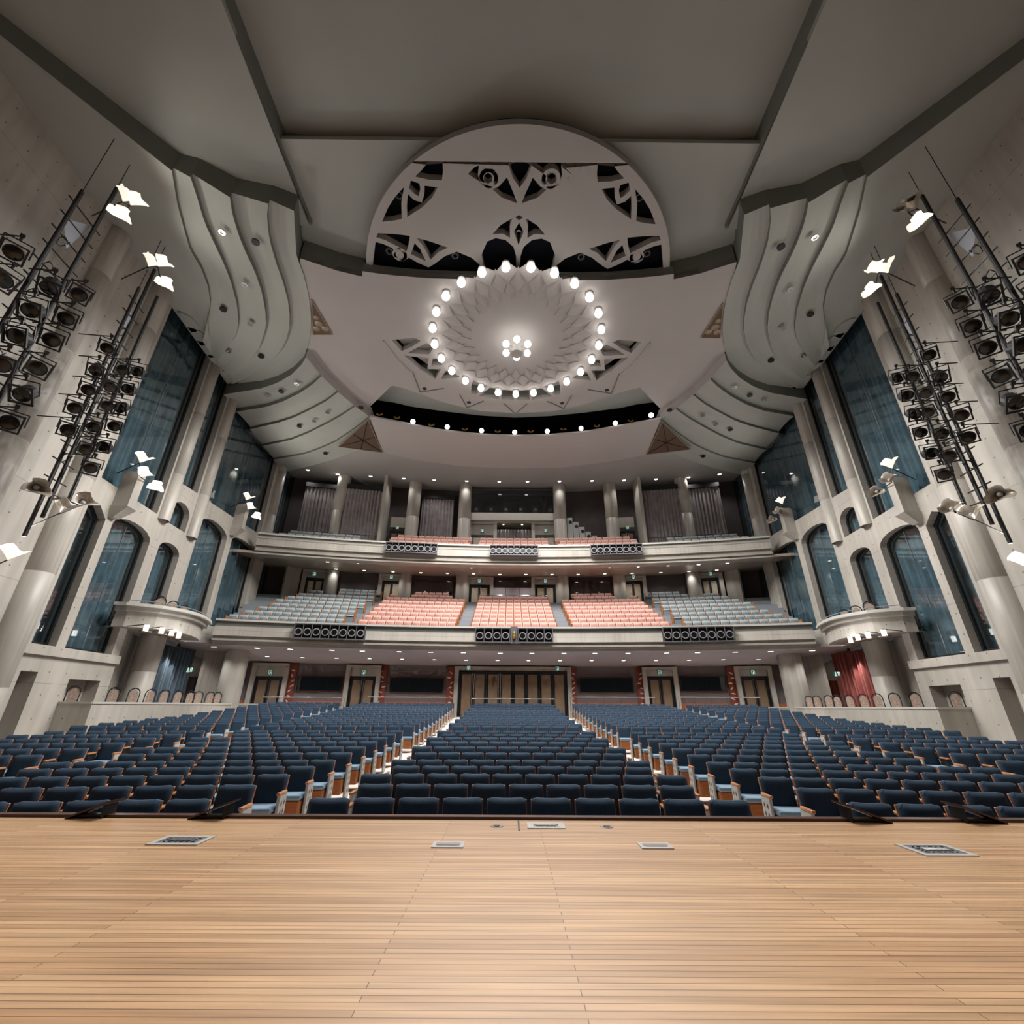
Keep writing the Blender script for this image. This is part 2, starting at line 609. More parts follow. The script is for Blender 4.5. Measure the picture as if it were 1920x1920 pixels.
def pillow_back():
    """upholstered back: rounded corners, slightly hollow top edge, bulging front"""
    bm = bmesh.new()
    nx, nz = 8, 7
    w, z0, z1 = .455, .40, .845
    F, B = [], []
    for j in range(nz + 1):
        for i in range(nx + 1):
            u, v = -1 + 2 * i / nx, j / nz
            x = u * w / 2 * (1 - .03 * (v > .9) * 1)
            z = z0 + (z1 - z0) * v - (.012 * (1 - u * u) if j == nz else 0) - (.02 if (j == nz and abs(u) > .99) else 0)
            edge = max(abs(u) ** 8, abs(2 * v - 1) ** 10)
            yf = -.045 + .035 * edge
            F.append(bm.verts.new((x, yf + (z - .40) * LEAN, z)))
            B.append(None)
    idx = lambda i, j: j * (nx + 1) + i
    for j in range(nz):
        for i in range(nx):
            bm.faces.new((F[idx(i, j)], F[idx(i + 1, j)], F[idx(i + 1, j + 1)], F[idx(i, j + 1)]))
    ring = [idx(i, 0) for i in range(nx + 1)] + [idx(nx, j) for j in range(1, nz + 1)] + [idx(i, nz) for i in range(nx - 1, -1, -1)] + [idx(0, j) for j in range(nz - 1, 0, -1)]
    bk = [bm.verts.new(F[k].co + Vector((0, .045, 0))) for k in ring]
    n = len(ring)
    for k in range(n):
        bm.faces.new((F[ring[k]], bk[k], bk[(k + 1) % n], F[ring[(k + 1) % n]]))
    bm.faces.new(list(reversed(bk)))
    return bm
SEAT = {
    'backrest': bm_part(pillow_back(), 'blue_fabric', True, 'backrest'),
    'back_shell': bm_part(rbox((0, .03, .575), (.474, .03, .50), .008, 1, LEAN, .40), 'wood_arm', False, 'back_shell'),
    'seat_cushion': bm_part(rbox((0, -.215, .435), (.445, .43, .075), .025, 2), 'blue_cushion', True, 'seat_cushion'),
    'seat_base': bm_part(rbox((0, -.235, .255), (.43, .38, .29), .02, 1), 'wood_orange', False, 'seat_base'),
    'armrest': bm_part(rbox((-.26, -.16, .625), (.055, .32, .04), .012, 2), 'wood_arm', True, 'armrest'),
    'arm_panel': bm_part(rbox((-.26, -.13, .305), (.026, .30, .60), .006, 1), 'metal_dark', False, 'arm_panel'),
}
def inlay():
    m = MB()
    for k in range(4):
        z = .16 + k * .11
        for dy in (-.055, .055):
            y = -.13 + dy
            for sx in (-1, 1):
                x = .0245 * sx
                m.add([(x, y, z - .045), (x, y - .03, z), (x, y, z + .045), (x, y + .03, z)], [(0, 1, 2, 3)])
    return m
SEAT_END = {
    'end_panel': bm_part(rbox((0, -.13, .31), (.045, .30, .60), .01, 1), 'white_metal', False, 'end_panel'),
    'inlay': inlay().mesh('inlay', 'black'),
}
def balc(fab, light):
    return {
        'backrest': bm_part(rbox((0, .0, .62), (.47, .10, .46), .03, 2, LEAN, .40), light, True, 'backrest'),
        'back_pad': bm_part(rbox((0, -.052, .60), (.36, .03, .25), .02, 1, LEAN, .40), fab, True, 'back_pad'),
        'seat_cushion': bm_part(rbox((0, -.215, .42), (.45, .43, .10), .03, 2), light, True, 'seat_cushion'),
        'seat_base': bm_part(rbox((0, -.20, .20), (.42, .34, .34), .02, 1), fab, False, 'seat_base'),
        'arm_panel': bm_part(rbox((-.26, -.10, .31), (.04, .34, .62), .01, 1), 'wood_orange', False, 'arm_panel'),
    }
BAL_END = {'end_panel': bm_part(rbox((0, -.10, .36), (.05, .50, .70), .015, 1), 'wood_orange', False, 'end_panel')}

def seat_world(R, s):
    a = s / R
    p = polar(R, a)
    return p, -a
def proj(p):
    d = Vector(p) - CAMP
    z = d.dot(fw)
    return 960 + FPX * d.dot(rt) / z, 960 - FPX * d.dot(up) / z, z

# stalls rows
rows = [6.17 + 1.01 * k for k in range(11)] + [18.2 + 1.03 * k for k in range(13)]
stalls = []       # (x,y,z,rot,blockname,row,endL,endR)
def put(lst, R, ss, z, block, row, ends=(True, True)):
    for i, s in enumerate(ss):
        p, rz = seat_world(R, s)
        lst.append((p.x, p.y, z, rz, block, (row, i), ends[0] and i == 0, ends[1] and i == len(ss) - 1))
for k, yc in enumerate(rows):
    R = yc - YC
    z = zfloor(yc)
    n = 10 if k % 2 == 0 else 9
    put(stalls, R, [(i - (n - 1) / 2) * .52 for i in range(n)], z, 'middle block', k)
    if k < 11:
        ni = 10 if k % 2 == 0 else 9
        o0 = 9.62
        omax = 13.9
    else:
        ni = 11
        o0 = 10.5
        omax = 14.75 if yc > 22 else 14.9
    for sg in (-1, 1):
        ss = [3.65 + .26 + .52 * i for i in range(ni)]
        put(stalls, R, sorted(sg * q for q in ss), z, SIDE[sg].split('-')[0] + '-side inner block', k)
        oo = []
        q = o0 + .26
        while q < omax:
            oo.append(q)
            q += .52
        put(stalls, R, sorted(sg * q for q in oo), z, SIDE[sg].split('-')[0] + '-side outer block', k)

def place_seats(lst, parts, endparts, fmt, group, n_max, name='theatre_seat', endx=.26):
    """the largest n_max in view as individual things, the rest as one stuff object"""
    sc = []
    for i, q in enumerate(lst):
        x, y, d = proj((q[0], q[1], q[2] + .7))
        vis = d > 0 and -60 < x < 1980 and 250 < y < 1560
        sc.append((0 if vis else 1, d, i))
    sc.sort()
    solo = set(i for v, d, i in sc[:n_max] if v == 0)
    rest_v, rest_f, rest_m, slots = [], [], [], []
    tmpl = []
    for nm, me in list(parts.items()) + list(endparts.items()):
        slots.append(me.materials[0])
        tmpl.append(([tuple(v.co) for v in me.vertices], [tuple(p.vertices) for p in me.polygons], nm in endparts))
    np_ = len(parts)
    for i, (x, y, z, rz, block, row, eL, eR) in enumerate(lst):
        if i in solo:
            t = thing(name, fmt(row, block), 'seat', (x, y, z), rz, group)
            for nm, me in parts.items():
                if nm == 'arm_panel' and eL and endparts:
                    continue
                link(nm, me, t)
            for nm, me in endparts.items():
                for flag, xx in ((eL, -endx), (eR, endx)):
                    if flag:
                        o = link(nm, me, t)
                        o.location = (xx, 0, 0)
                        if nm == 'inlay':
                            o['kind'] = 'stuff'
            if eR and 'armrest' in parts:
                o = link('armrest', parts['armrest'], t)
                o.location = (2 * endx, 0, 0)
        else:
            c, s = math.cos(rz), math.sin(rz)
            for mi, (vs, fs, is_end) in enumerate(tmpl):
                offs = [0.0] if not is_end else ([-endx] if eL else []) + ([endx] if eR else [])
                for ox in offs:
                    k = len(rest_v)
                    rest_v += [(x + (a + ox) * c - b * s, y + (a + ox) * s + b * c, z + h) for a, b, h in vs]
                    rest_f += [tuple(j + k for j in f) for f in fs]
                    rest_m += [mi] * len(fs)
    if rest_v:
        me = bpy.data.meshes.new(name + '_rows')
        me.from_pydata(rest_v, [], rest_f)
        for m in slots:
            me.materials.append(m)
        me.polygons.foreach_set('material_index', rest_m)
        me.update()
        o = link(name + '_rows', me)
        o['kind'] = 'stuff'
        return o
o = place_seats(stalls, SEAT, SEAT_END, lambda r, b: 'navy blue seat, %s row from stage, %s, %s from the blue-curtained side' % (ORD[r[0]], b, ORD[r[1]]), 'blue seats in the stalls', 300)
if o:
    tag(o, 'far rows of blue theatre seats towards the rear doors of the stalls', 'seats')

# balcony seats
lower, upper = [], []       # (list of pink, grey)
pink1, grey1, pink2, grey2 = [], [], [], []
TZ1 = lambda k: 4.73 + .426 * k
for k in range(9):
    R = 27.9 + .88 * k - YC
    z = TZ1(k)
    if k < 8:
        put(pink1, R, [(i - 4.5) * .52 for i in range(10)], z, 'middle block', k)
    for sg in (-1, 1):
        if k < 8:
            put(pink1, R, sorted(sg * (3.55 + .26 * (1 + k % 2 * 0) + .52 * i) for i in range(11)), z, SIDE[sg].split('-')[0] + '-side block', k)
        else:
            put(pink1, R, sorted(sg * (4.75 + .52 * i) for i in range(6)), z, SIDE[sg].split('-')[0] + '-side block', k)
        oo, q = [], 10.35 + (.26 if k % 2 else 0)
        lim = 16.4 - .2 * k
        while q < lim:
            oo.append(q)
            q += .52
        put(grey1, R, sorted(sg * q for q in oo), z, SIDE[sg].split('-')[0] + '-side block', k)
TZ2 = lambda k: 10.95 + .55 * k
for k in range(3):
    R = 31.2 + .88 * k - YC
    z = TZ2(k)
    put(pink2, R, [(i - 4.5) * .52 for i in range(10)] if k < 2 else [(i - 4.5) * .52 for i in range(10)], z, 'middle block', k)
    for sg in (-1, 1):
        put(pink2, R, sorted(sg * (3.45 + .26 * (k % 2) + .52 * i) for i in range(11)), z, SIDE[sg].split('-')[0] + '-side block', k)
        if k < 2:
            put(grey2, R, sorted(sg * (11.3 + .26 * (k % 2) + .54 * i) for i in range(10 - k)), z, SIDE[sg].split('-')[0] + '-side block', k)
def clear(lst, px, R):
    C_ = [on_arc(x, 1100, R) for x in px]
    return [q for q in lst if all(math.hypot(q[0] - c.x, q[1] - c.y) > .86 for c in C_)]
cols2 = [620, 759, 866, 1301, 1162, 1055]
pink1 = clear(pink1, cols2, 69.0 - .42)
grey1 = clear(grey1, cols2, 69.0 - .42)
P1, G1 = balc('pink', 'pink_light'), balc('grey_fabric', 'grey_light')
ex = place_seats(pink1, P1, BAL_END, lambda r, b: 'pink lower balcony seat, %s row, %s, %s from the blue-curtained side' % (ORD[r[0]], b, ORD[r[1]]), 'pink seats in the lower balcony', 300, 'pink_balcony_seat')
place_seats(grey1, G1, BAL_END, lambda r, b: 'pale grey lower balcony seat, %s row, %s, %s from the blue-curtained side' % (ORD[r[0]], b, ORD[r[1]]), 'grey seats in the lower balcony', 300, 'grey_balcony_seat')
place_seats(pink2, P1, {}, lambda r, b: 'pink upper balcony seat, %s row, %s, %s from the blue-curtained side' % (ORD[r[0]], b, ORD[r[1]]), 'pink seats in the upper balcony', 300, 'pink_upper_seat')
place_seats(grey2, G1, {}, lambda r, b: 'pale grey upper balcony seat, %s row, %s, %s from the blue-curtained side' % (ORD[r[0]], b, ORD[r[1]]), 'grey seats in the upper balcony', 300, 'grey_upper_seat')

# ------------------------------------------------------------------ side walls
NRM = Vector((1, WS, 0)).normalized()          # left wall normal, into the hall
def wp(y, z, off=0.0):
    return Vector((wallx(y), y, z)) + NRM * off
def pxw(pts):                                   # traced pixels -> (y,z) on the wall
    out = []
    for x, y in pts:
        p = on_wall(x, y)
        out.append((p.y, p.z))
    return out
def arch(y0, y1, z0, zs, zt, n=8):
    """opening with a segmental arched head"""
    pts = [(y0, z0), (y1, z0)]
    for i in range(n + 1):
        t = PI * i / n
        pts.append(((y0 + y1) / 2 + (y1 - y0) / 2 * math.cos(t), zs + (zt - zs) * math.sin(t)))
    return pts
W1 = [(15.68, 2.72), (16.68, 2.72), (16.68, 7.6), (16.2, 8.0), (15.68, 7.77)]
W2 = arch(17.08, 19.45, 2.72, 7.62, 8.08)
W3 = arch(20.12, 21.75, 4.3, 7.65, 8.05)
W4 = arch(22.68, 25.55, 4.3, 9.95, 10.45)
W5 = arch(26.12, 29.6, 5.0, 10.15, 10.6)
W6 = arch(31.0, 33.3, 7.3, 10.4, 10.8)
WSM = arch(20.15, 21.6, 8.9, 9.65, 10.2)
U1 = [(15.75, 9.0), (19.3, 8.95), (19.3, 18.7), (15.75, 18.7)]
U2 = [(20.18, 11.02), (21.64, 11.15), (21.64, 18.9), (20.18, 18.9)]
U3 = [(22.62, 11.2), (29.45, 11.72), (29.45, 19.0), (22.62, 19.0)]
U4 = [(30.95, 12.5), (33.7, 13.2), (33.7, 19.0), (30.95, 19.0)]
D1 = [(15.72, -.98), (16.38, -.98), (16.38, 1.85), (15.72, 1.85)]      # recessed doorway by the stage
R1 = [(17.8, .2), (19.35, .2), (19.35, 1.7), (17.8, 1.7)]              # shallow niche
OPEN = [('first tall window from the stage', W1), ('first arched window from the stage', W2), ('narrow arched window above the side box', W3),
        ('wide arched window above the side box', W4), ('arched window beside the lower balcony seats', W5), ('small arched window behind the lower balcony', W6),
        ('small arched window high between two columns', WSM), ('widest upper curtain wall near the stage', U1), ('narrow upper curtain wall between two columns', U2),
        ('wide upper curtain wall towards the upper balcony', U3), ('upper curtain wall beside the upper balcony', U4)]
def shrink(poly, d):
    cy = sum(p[0] for p in poly) / len(poly)
    zs = [p[1] for p in poly]
    cz = (min(zs) + max(zs)) / 2
    wy = (max(p[0] for p in poly) - min(p[0] for p in poly)) / 2
    wz = (max(zs) - min(zs)) / 2
    return [(cy + (p[0] - cy) * (1 - d / wy), cz + (p[1] - cz) * (1 - d / wz)) for p in poly]
for s in (-1, 1):
    sd = SIDE[s]
    side = 'left' if s < 0 else 'right'
    def fin(mb):
        return mb if s < 0 else mb.mirror()
    outer = [(1.0, -1.2), (19.9, -1.2), (19.9, 3.85), (34.7, 3.85), (34.7, 20.5), (1.0, 20.5)]
    holes = [o[1] for o in OPEN] + [D1, R1]
    w = fin(MB().poly([wp(*p) for p in outer], -NRM * .55, [[wp(*p) for p in h] for h in holes])).build('wall_' + side, 'concrete')
    struct(w, 'fair-faced concrete side wall with tall windows, ' + sd)
    # ledge band and joints
    o = fin(MB().hexa([wp(15.0, 2.38, 0), wp(19.9, 2.38, 0), wp(19.9, 2.38, .12), wp(15.0, 2.38, .12), wp(15.0, 2.7, 0), wp(19.9, 2.7, 0), wp(19.9, 2.7, .12), wp(15.0, 2.7, .12)])).build('ledge', 'concrete', w)
    for i, (nm, poly) in enumerate(OPEN):
        r = bpy.data.objects.new('window_%d' % (i + 1), None)
        COL.objects.link(r)
        struct(r, nm + ', ' + sd)
        inner = shrink(poly, .09)
        ya, yb = min(p[0] for p in poly), max(p[0] for p in poly)
        za, zb = min(p[1] for p in poly), max(p[1] for p in poly)
        fin(MB().poly([wp(y, z, -.28) for y, z in poly], -NRM * .1, [[wp(y, z, -.28) for y, z in inner]])).build('frame', 'frame_black', r)
        fin(MB().poly([wp(y, z, -.33) for y, z in inner], -NRM * .012)).build('glass', 'glass', r)
        if yb - ya > 2.2:
            ym = (ya + yb) / 2
            fin(MB().hexa([wp(ym - .012, za, -.31), wp(ym + .012, za, -.31), wp(ym + .012, za, -.345), wp(ym - .012, za, -.345),
                           wp(ym - .012, zb - .15, -.31), wp(ym + .012, zb - .15, -.31), wp(ym + .012, zb - .15, -.345), wp(ym - .012, zb - .15, -.345)])).build('glazing_joint', 'steel', r)
        # pleated curtain behind the glass
        n = int((yb - ya) / .055)
        A, B = [], []
        gap = .9 if (yb - ya) > 2 and zb < 11 else 0
        for k in range(n + 1):
            y = ya - .12 + (yb - ya + .24) * k / n
            dep = -.66 + .085 * math.sin(k * 1.15 + .6 * math.sin(k * .31)) + .05 * math.sin(k * .37)
            A.append(wp(y, za - .12, dep))
            B.append(wp(y, zb + .08, dep))
        c = fin(MB().strip(A, B)).build('curtain', 'teal', None, smooth=True)
        tag(c, 'dark teal pleated curtain behind the %s, %s' % (nm.replace(' from the stage', '').replace('towards', 'by'), sd), 'curtain')
        # dark room behind
    o = fin(MB().poly([wp(y, z, -1.3) for y, z in [(1, -1.2), (19.5, -1.2), (19.5, 4.3), (34.7, 4.3), (34.7, 20.5), (1, 20.5)]], -NRM * .1)).build('wall_back_' + side, 'void')
    struct(o, 'dark wall behind the curtains, ' + sd)
    # doorway recess and niche backs
    o = fin(MB().poly([wp(y, z, -.5) for y, z in R1], -NRM * .06)).build('niche_back', 'concrete', w)
    dr = bpy.data.objects.new('door_%d' % (9 if s < 0 else 10), None)
    COL.objects.link(dr)
    struct(dr, 'dark door in the recess by the stage, ' + sd)
    y0, y1 = D1[0][0], D1[1][0]
    fin(MB().poly([wp(y, z, -.54) for y, z in D1], -NRM * .05)).build('reveal', 'concrete_col', dr)
    fin(MB().poly([wp(y, z, -.50) for y, z in [(y0 + .1, -.98), (y0 + .3, -.98), (y0 + .3, 1.25), (y0 + .1, 1.25)]], NRM * .04)).build('leaf', 'frame_black', dr)
    # columns
    for nm, yc_, r, za, zb, off, lab in (('A', 12.2, .42, -1.1, 20.3, -.05, 'round concrete column nearest the stage'),
                                    ('B', 14.85, .50, -1.1, 20.3, -.05, 'round concrete column beside the first tall window'),
                                    ('C', 19.74, .33, 8.8, 19.6, -.02, 'slim round concrete column after the widest curtain wall'),
                                    ('D', 22.13, .34, 8.8, 19.6, -.02, 'slim round concrete column after the narrow curtain wall'),
                                    ('E', 30.28, .42, 11.1, 19.6, -.02, 'round concrete column at the end of the upper balcony parapet'),
                                    ('F', 34.25, .34, 11.1, 19.6, -.02, 'round concrete column at the rear corner of the upper balcony')):
        c = wp(yc_, 0, off)
        c = mx(c, s)
        prof = [(r, za)]
        z = za + 2.4
        while z < zb - .6:
            prof += [(r, z - .02), (r - .025, z), (r, z + .02)]
            z += 3.6
        prof += [(r, zb)]
        t = MB().lathe(prof, (c.x, c.y, 0), 40).build('column', 'concrete_col', smooth=True)
        tag(t, '%s, %s' % (lab, sd), 'column')
    # lamp posts (corbelled brackets) on the wall between the windows
    for yb_, zb_, lab in ((16.88, 8.2, 'near the stage'), (25.84, 10.75, 'near the upper balcony')):
        t = thing('wall_bracket', 'square concrete bracket post on the side wall %s, %s' % (lab, sd), 'bracket', mx(wp(yb_, zb_, 0), s))
        base = wp(yb_, zb_, 0)
        def loc(mb):
            mb.v = [(x - base.x, y - base.y, z - base.z) for x, y, z in mb.v]
            return fin(mb)
        q = lambda dy, z, off: wp(yb_ + dy, zb_ + z, off)
        loc(MB().hexa([q(-.2, 0, 0), q(.2, 0, 0), q(.2, 0, .6), q(-.2, 0, .6), q(-.2, 1.6, 0), q(.2, 1.6, 0), q(.2, 1.6, .6), q(-.2, 1.6, .6)])).build('post', 'concrete_col', t)
        loc(MB().hexa([q(-.16, -.45, 0), q(.16, -.45, 0), q(.16, -.45, .2), q(-.16, -.45, .2), q(-.26, 0, 0), q(.26, 0, 0), q(.26, 0, .68), q(-.26, 0, .68)])).build('corbel', 'concrete_col', t)

    # ---- side box at the lower balcony level: bulging concrete front
    top = [(209, 1129), (240, 1130), (273, 1133), (303, 1136), (331, 1141), (352, 1145), (370, 1150), (384, 1156), (393, 1162), (396, 1168)]
    pl = resample([at_z(x, y, 4.72) for x, y in top], 22)
    pl[0] = wp(pl[0].y, 4.72, 0)
    t = bpy.data.objects.new('side_box', None)
    COL.objects.link(t)
    struct(t, 'bulging curved concrete side box under the arched windows, ' + sd)
    cen = Vector((wallx(21.5), 21.5, 0))
    def offs(d):
        out = []
        for i, p in enumerate(pl):
            a, b = pl[max(i - 1, 0)], pl[min(i + 1, len(pl) - 1)]
            tt = (b - a); tt.z = 0; tt.normalize()
            n = Vector((tt.y, -tt.x, 0))
            if n.x < 0 and i < 8:
                n = -n
            if (p + n - cen).length < (p - cen).length:
                n = -n
            out.append(Vector((p.x, p.y, 0)) + n * d)
        return out
    def band(d0, d1, z0, z1, name, m):
        A, B, C_, D = [[Vector((p.x, p.y, z)) for p in offs(d)] for d, z in ((d0, z0), (d1, z0), (d1, z1), (d0, z1))]
        mb = MB().strip(A, B).strip(B, C_).strip(C_, D).strip(D, A)
        return fin(mb).build(name, m, t, smooth=False, recalc=True)
    band(-.55, .05, 4.62, 4.74, 'cornice', 'ledge')
    band(-.5, -.12, 4.42, 4.62, 'moulding', 'balcony_band')
    band(-.6, -.28, 3.80, 4.42, 'front', 'concrete')
    lo = [Vector((p.x, p.y, 3.82)) for p in offs(-.3)]
    wl = [wp(p.y, 3.82, -.5) for p in lo]
    wl = [Vector((min(a.x, b.x) , b.y, 3.82)) for a, b in zip(wl, lo)]
    fin(MB().strip(lo, wl).strip([Vector((p.x, p.y, 4.02)) for p in lo], [Vector((p.x, p.y, 4.02)) for p in wl])).build('soffit', 'balcony_band', t, recalc=True)
    rl = [Vector((p.x, p.y, 4.86)) for p in offs(-.1)]
    fin(MB().path(rl[2:], .018, 6)).build('handrail', 'metal_blue', t)
    mb = MB()
    for p in rl[2::2]:
        mb.tube((p.x, p.y, 4.72), (p.x, p.y, 4.86), .012, 6)
    ro = fin(mb).build('rail_post', 'metal_blue', t)
    ro['kind'] = 'stuff'
    # four-lamp fitting beneath the box
    pts = [at_z(x, y, 3.66) for x, y in ((274, 1178), (303, 1183), (322, 1187), (335, 1192))]
    base = mx(sum(pts, Vector()) / 4 + Vector((0, 0, .16)), s)
    lt = thing('box_lamp', 'four glowing cylinder lamps on a wavy bronze tray under the side box, ' + sd, 'lamp', base)
    for p in pts:
        q = mx(p, s) - base
        MB().lathe([(.001, .13), (.085, .13), (.085, -.13), (.001, -.13)], q, 14).build('lamp_tube', 'bulb_soft', lt, smooth=False)
        MB().lathe([(.001, -.22), (.15, -.17), (.22, -.12), (.14, -.16), (.001, -.18)], q, 14).build('tray', 'bronze', lt, smooth=True)
        MB().tube(q + Vector((0, 0, .1)), Vector((q.x, q.y, .0)), .02, 6).build('stem', 'bronze', lt)
        MB().tube(Vector((q.x, q.y, .0)), Vector((q.x + s * 1.2, q.y + .5, .0)), .02, 6).build('bracket', 'bronze', lt)
        lamp(lt, q + Vector((.25 if s < 0 else -.25, -.25, -.05)), P_BOX, radius=.1)
    # ---- parapet, back wall, columns and curtain of the ground-floor box
    pt = bpy.data.objects.new('box_parapet', None)
    COL.objects.link(pt)
    struct(pt, 'low concrete parapet wall in front of the ground-floor box chairs, ' + sd)
    P0, P1, P2 = Vector((wallx(17.7), 17.7, 0)), Vector((-15.25, 17.7, 0)), Vector((-15.6, 30.2, 0))
    fin(MB().slab(P0, P1, -1.2, .86, -.14, 0)).build('front_panel', 'concrete', pt)
    fin(MB().slab(P1, P2, -1.2, .86, -.14, 0)).build('side_panel', 'concrete', pt)
    fin(MB().slab(P0, P1, .86, .93, -.18, .03)).build('coping', 'ledge', pt)
    fin(MB().slab(P1, P2, .86, .93, -.18, .03)).build('coping', 'ledge', pt)
    o = fin(MB().hexa([(-21, 17.85, -.3), (-15.4, 17.85, -.3), (-15.7, 30.2, -.3), (-21, 30.2, -.3), (-21, 17.85, .27), (-15.4, 17.85, .27), (-15.7, 30.2, .27), (-21, 30.2, .27)])).build('floor_box_' + side, 'floor_grey')
    struct(o, 'dark raised floor of the ground-floor box, ' + sd)
    o = fin(MB().box((-20.2, 25, 1.3), (.2, 12, 5.2))).build('wall_box_' + side, 'concrete')
    struct(o, 'concrete wall at the back of the ground-floor box, ' + sd)
    c = mx(on_wall(268, 1260, -.2), s)
    tag(MB().lathe([(.52, -.1), (.52, 2.2), (.50, 2.22), (.52, 2.24), (.52, 4.0)], (c.x, c.y, 0), 36).build('column', 'concrete_col', smooth=True), 'round concrete column in front of the box curtain, ' + sd, 'column')
    c = mx(on_arc(431, 1290, 63.2), s)
    tag(MB().lathe([(.62, -.1), (.62, 4.1)], (c.x, c.y, 0), 36).build('column', 'concrete_col', smooth=True), 'round concrete column at the rear corner of the stalls, ' + sd, 'column')
    a_, b_ = on_wall(372, 1290), on_arc(424, 1290, 64.2)
    mid = (a_ + b_) / 2 + Vector((-.5, -.25, 0))
    mb = MB()
    pr = None
    for k in range(13):
        tt = k / 12
        p = a_ * (1 - tt) ** 2 + mid * 2 * tt * (1 - tt) + b_ * tt * tt
        if pr is not None:
            mb.slab(pr, p, -.3, 4.1, -.15, .0)
        pr = p
    struct(fin(mb).build('wall_curved_' + side, 'concrete'), 'curved concrete wall between the box and the rear doors, ' + sd)
    ca, cb = on_wall(243, 1260, -1.25), on_wall(352, 1260, -.75)
    A, B = [], []
    n = 90
    for k in range(n + 1):
        p = ca.lerp(cb, k / n) + Vector((-.13 * math.sin(k * .95) - .04 * math.sin(k * .4), 0, 0))
        A.append((p.x, p.y, .28)); B.append((p.x, p.y, 3.7))
    o = fin(MB().strip(A, B)).build('curtain', 'blue_velvet' if s < 0 else 'red_velvet', smooth=True)
    tag(o, '%s pleated curtain hanging behind the column of the ground-floor box' % ('dark blue' if s < 0 else 'deep red'), 'curtain')
    spl = thing('curtain_spotlight', 'small spotlight above the %s box curtain' % ('dark blue' if s < 0 else 'deep red'), 'spotlight', mx(ca.lerp(cb, .6) + Vector((.55, -.45, 0)), s) * 1)
    spl.location.z = 3.72
    MB().lathe([(.001, .06), (.06, .06), (.07, -.08), (.05, -.08), (.001, -.06)], (0, 0, 0), 12).build('can', 'black', spl)
    MB().tube((0, 0, .06), (0, 0, .14), .015, 6).build('stem', 'black', spl)
    lamp(spl, (0, 0, -.14), 170, 'SPOT', .05, (1, .98, .95), mx((-.32, .22, -1.0), s), 50, .6)
    ra, rb = Vector((wallx(19.9) - .3, 19.95, 0)), on_wall(244, 1260, -1.3)
    struct(fin(MB().slab(ra, rb, 0, 3.85, -.12, 0)).build('wall_return', 'concrete'), 'concrete return wall beside the box curtain, ' + sd)
    # exit sign on a small pier with the dark doorway beyond the curtain
    sa = on_wall(350, 1290, -.6)
    o = fin(MB().slab(on_wall(347, 1300, -.9), on_wall(364, 1300, -.25), 0, 2.3, -.06, 0)).build('door_%d' % (11 if s < 0 else 12), 'red_panel' if s > 0 else 'wall_dark')
    struct(o, 'dark doorway beside the box curtain, ' + sd)
    p = mx(on_wall(356, 1256, -.35), s)
    es = thing('exit_sign', 'green emergency exit sign above the doorway beside the box curtain, ' + sd, 'exit sign', p)
    MB().box((0, 0, 0), (.34, .05, .24)).build('case', 'sign_green', es)
    mb = MB().box((.05, -.03, .0), (.03, .01, .2)).box((.13, -.03, .0), (.03, .01, .2)).box((.09, -.03, .09), (.1, .01, .03)).box((-.08, -.03, .08), (.05, .01, .05)).box((-.08, -.03, -.01), (.05, .01, .11)).box((-.05, -.03, -.09), (.04, .01, .07)).box((-.12, -.03, -.08), (.04, .01, .07))
    so = mb.build('running_figure', 'sign_white', es)
    # chairs: arched black tube back with a patterned pad
    for i, px in enumerate((170, 211, 249, 281, 307, 333, 356, 372, 394, 408)):
        y_ = 1300
        d = ray(px, y_)
        tt = (-15.95 - CAMP.x) / d.x if i > 0 else (-16.3 - CAMP.x) / d.x
        p = CAMP + d * tt
        if i == 0:
            p = Vector((-16.45, 18.05, 0))
        if p.y > 29.6:
            break
        p = mx(Vector((p.x, p.y, .27)), s)
        ch = thing('box_chair', 'arch-backed box chair with black frame, %s from the stage, %s' % (ORD[i], sd), 'chair', p, (-1 if s < 0 else 1) * -.35, 'arch-backed chairs in the ground-floor boxes')
        arc = [(-.2, .12, .42)] + [(.2 * math.cos(PI - PI * k / 10), .16, 1.0 + .2 * math.sin(PI * k / 10)) for k in range(11)] + [(.2, .12, .42)]
        MB().path(arc, .022, 8).build('back_frame', 'black', ch, smooth=True)
        pad = [(.14 * math.cos(PI - PI * k / 10), .15, .98 + .14 * math.sin(PI * k / 10)) for k in range(11)] + [(.14, .13, .50), (-.14, .13, .50)]
        MB().poly(pad, (0, .05, 0)).build('back_pad', 'chair_pad', ch)
        MB().box((0, -.08, .45), (.46, .44, .08)).build('seat', 'chair_pad', ch)
        for lx in (-.2, .2):
            for ly in (-.26, .1):
                MB().tube((lx, ly, 0), (lx, ly, .42), .018, 6).build('leg', 'black', ch)
    for i, yy_ in enumerate((20.4, 21.4, 22.3)):
        q_ = Vector((wallx(yy_) + .6, yy_, 4.02))
        ch = thing('box_chair', 'arch-backed chair up in the side box, %s from the stage, %s' % (ORD[i], sd), 'chair', mx(q_, s), (-1 if s < 0 else 1) * -.35, 'arch-backed chairs in the side boxes')
        arc = [(-.24, .12, .42)] + [(.24 * math.cos(PI - PI * k / 10), .16, 1.12 + .24 * math.sin(PI * k / 10)) for k in range(11)] + [(.24, .12, .42)]
        MB().path(arc, .024, 8).build('back_frame', 'black', ch, smooth=True)
        pad = [(.17 * math.cos(PI - PI * k / 10), .15, 1.10 + .17 * math.sin(PI * k / 10)) for k in range(11)] + [(.17, .13, .50), (-.17, .13, .50)]
        MB().poly(pad, (0, .05, 0)).build('back_pad', 'chair_pad', ch)
        MB().box((0, -.08, .45), (.46, .44, .08)).build('seat', 'chair_pad', ch)
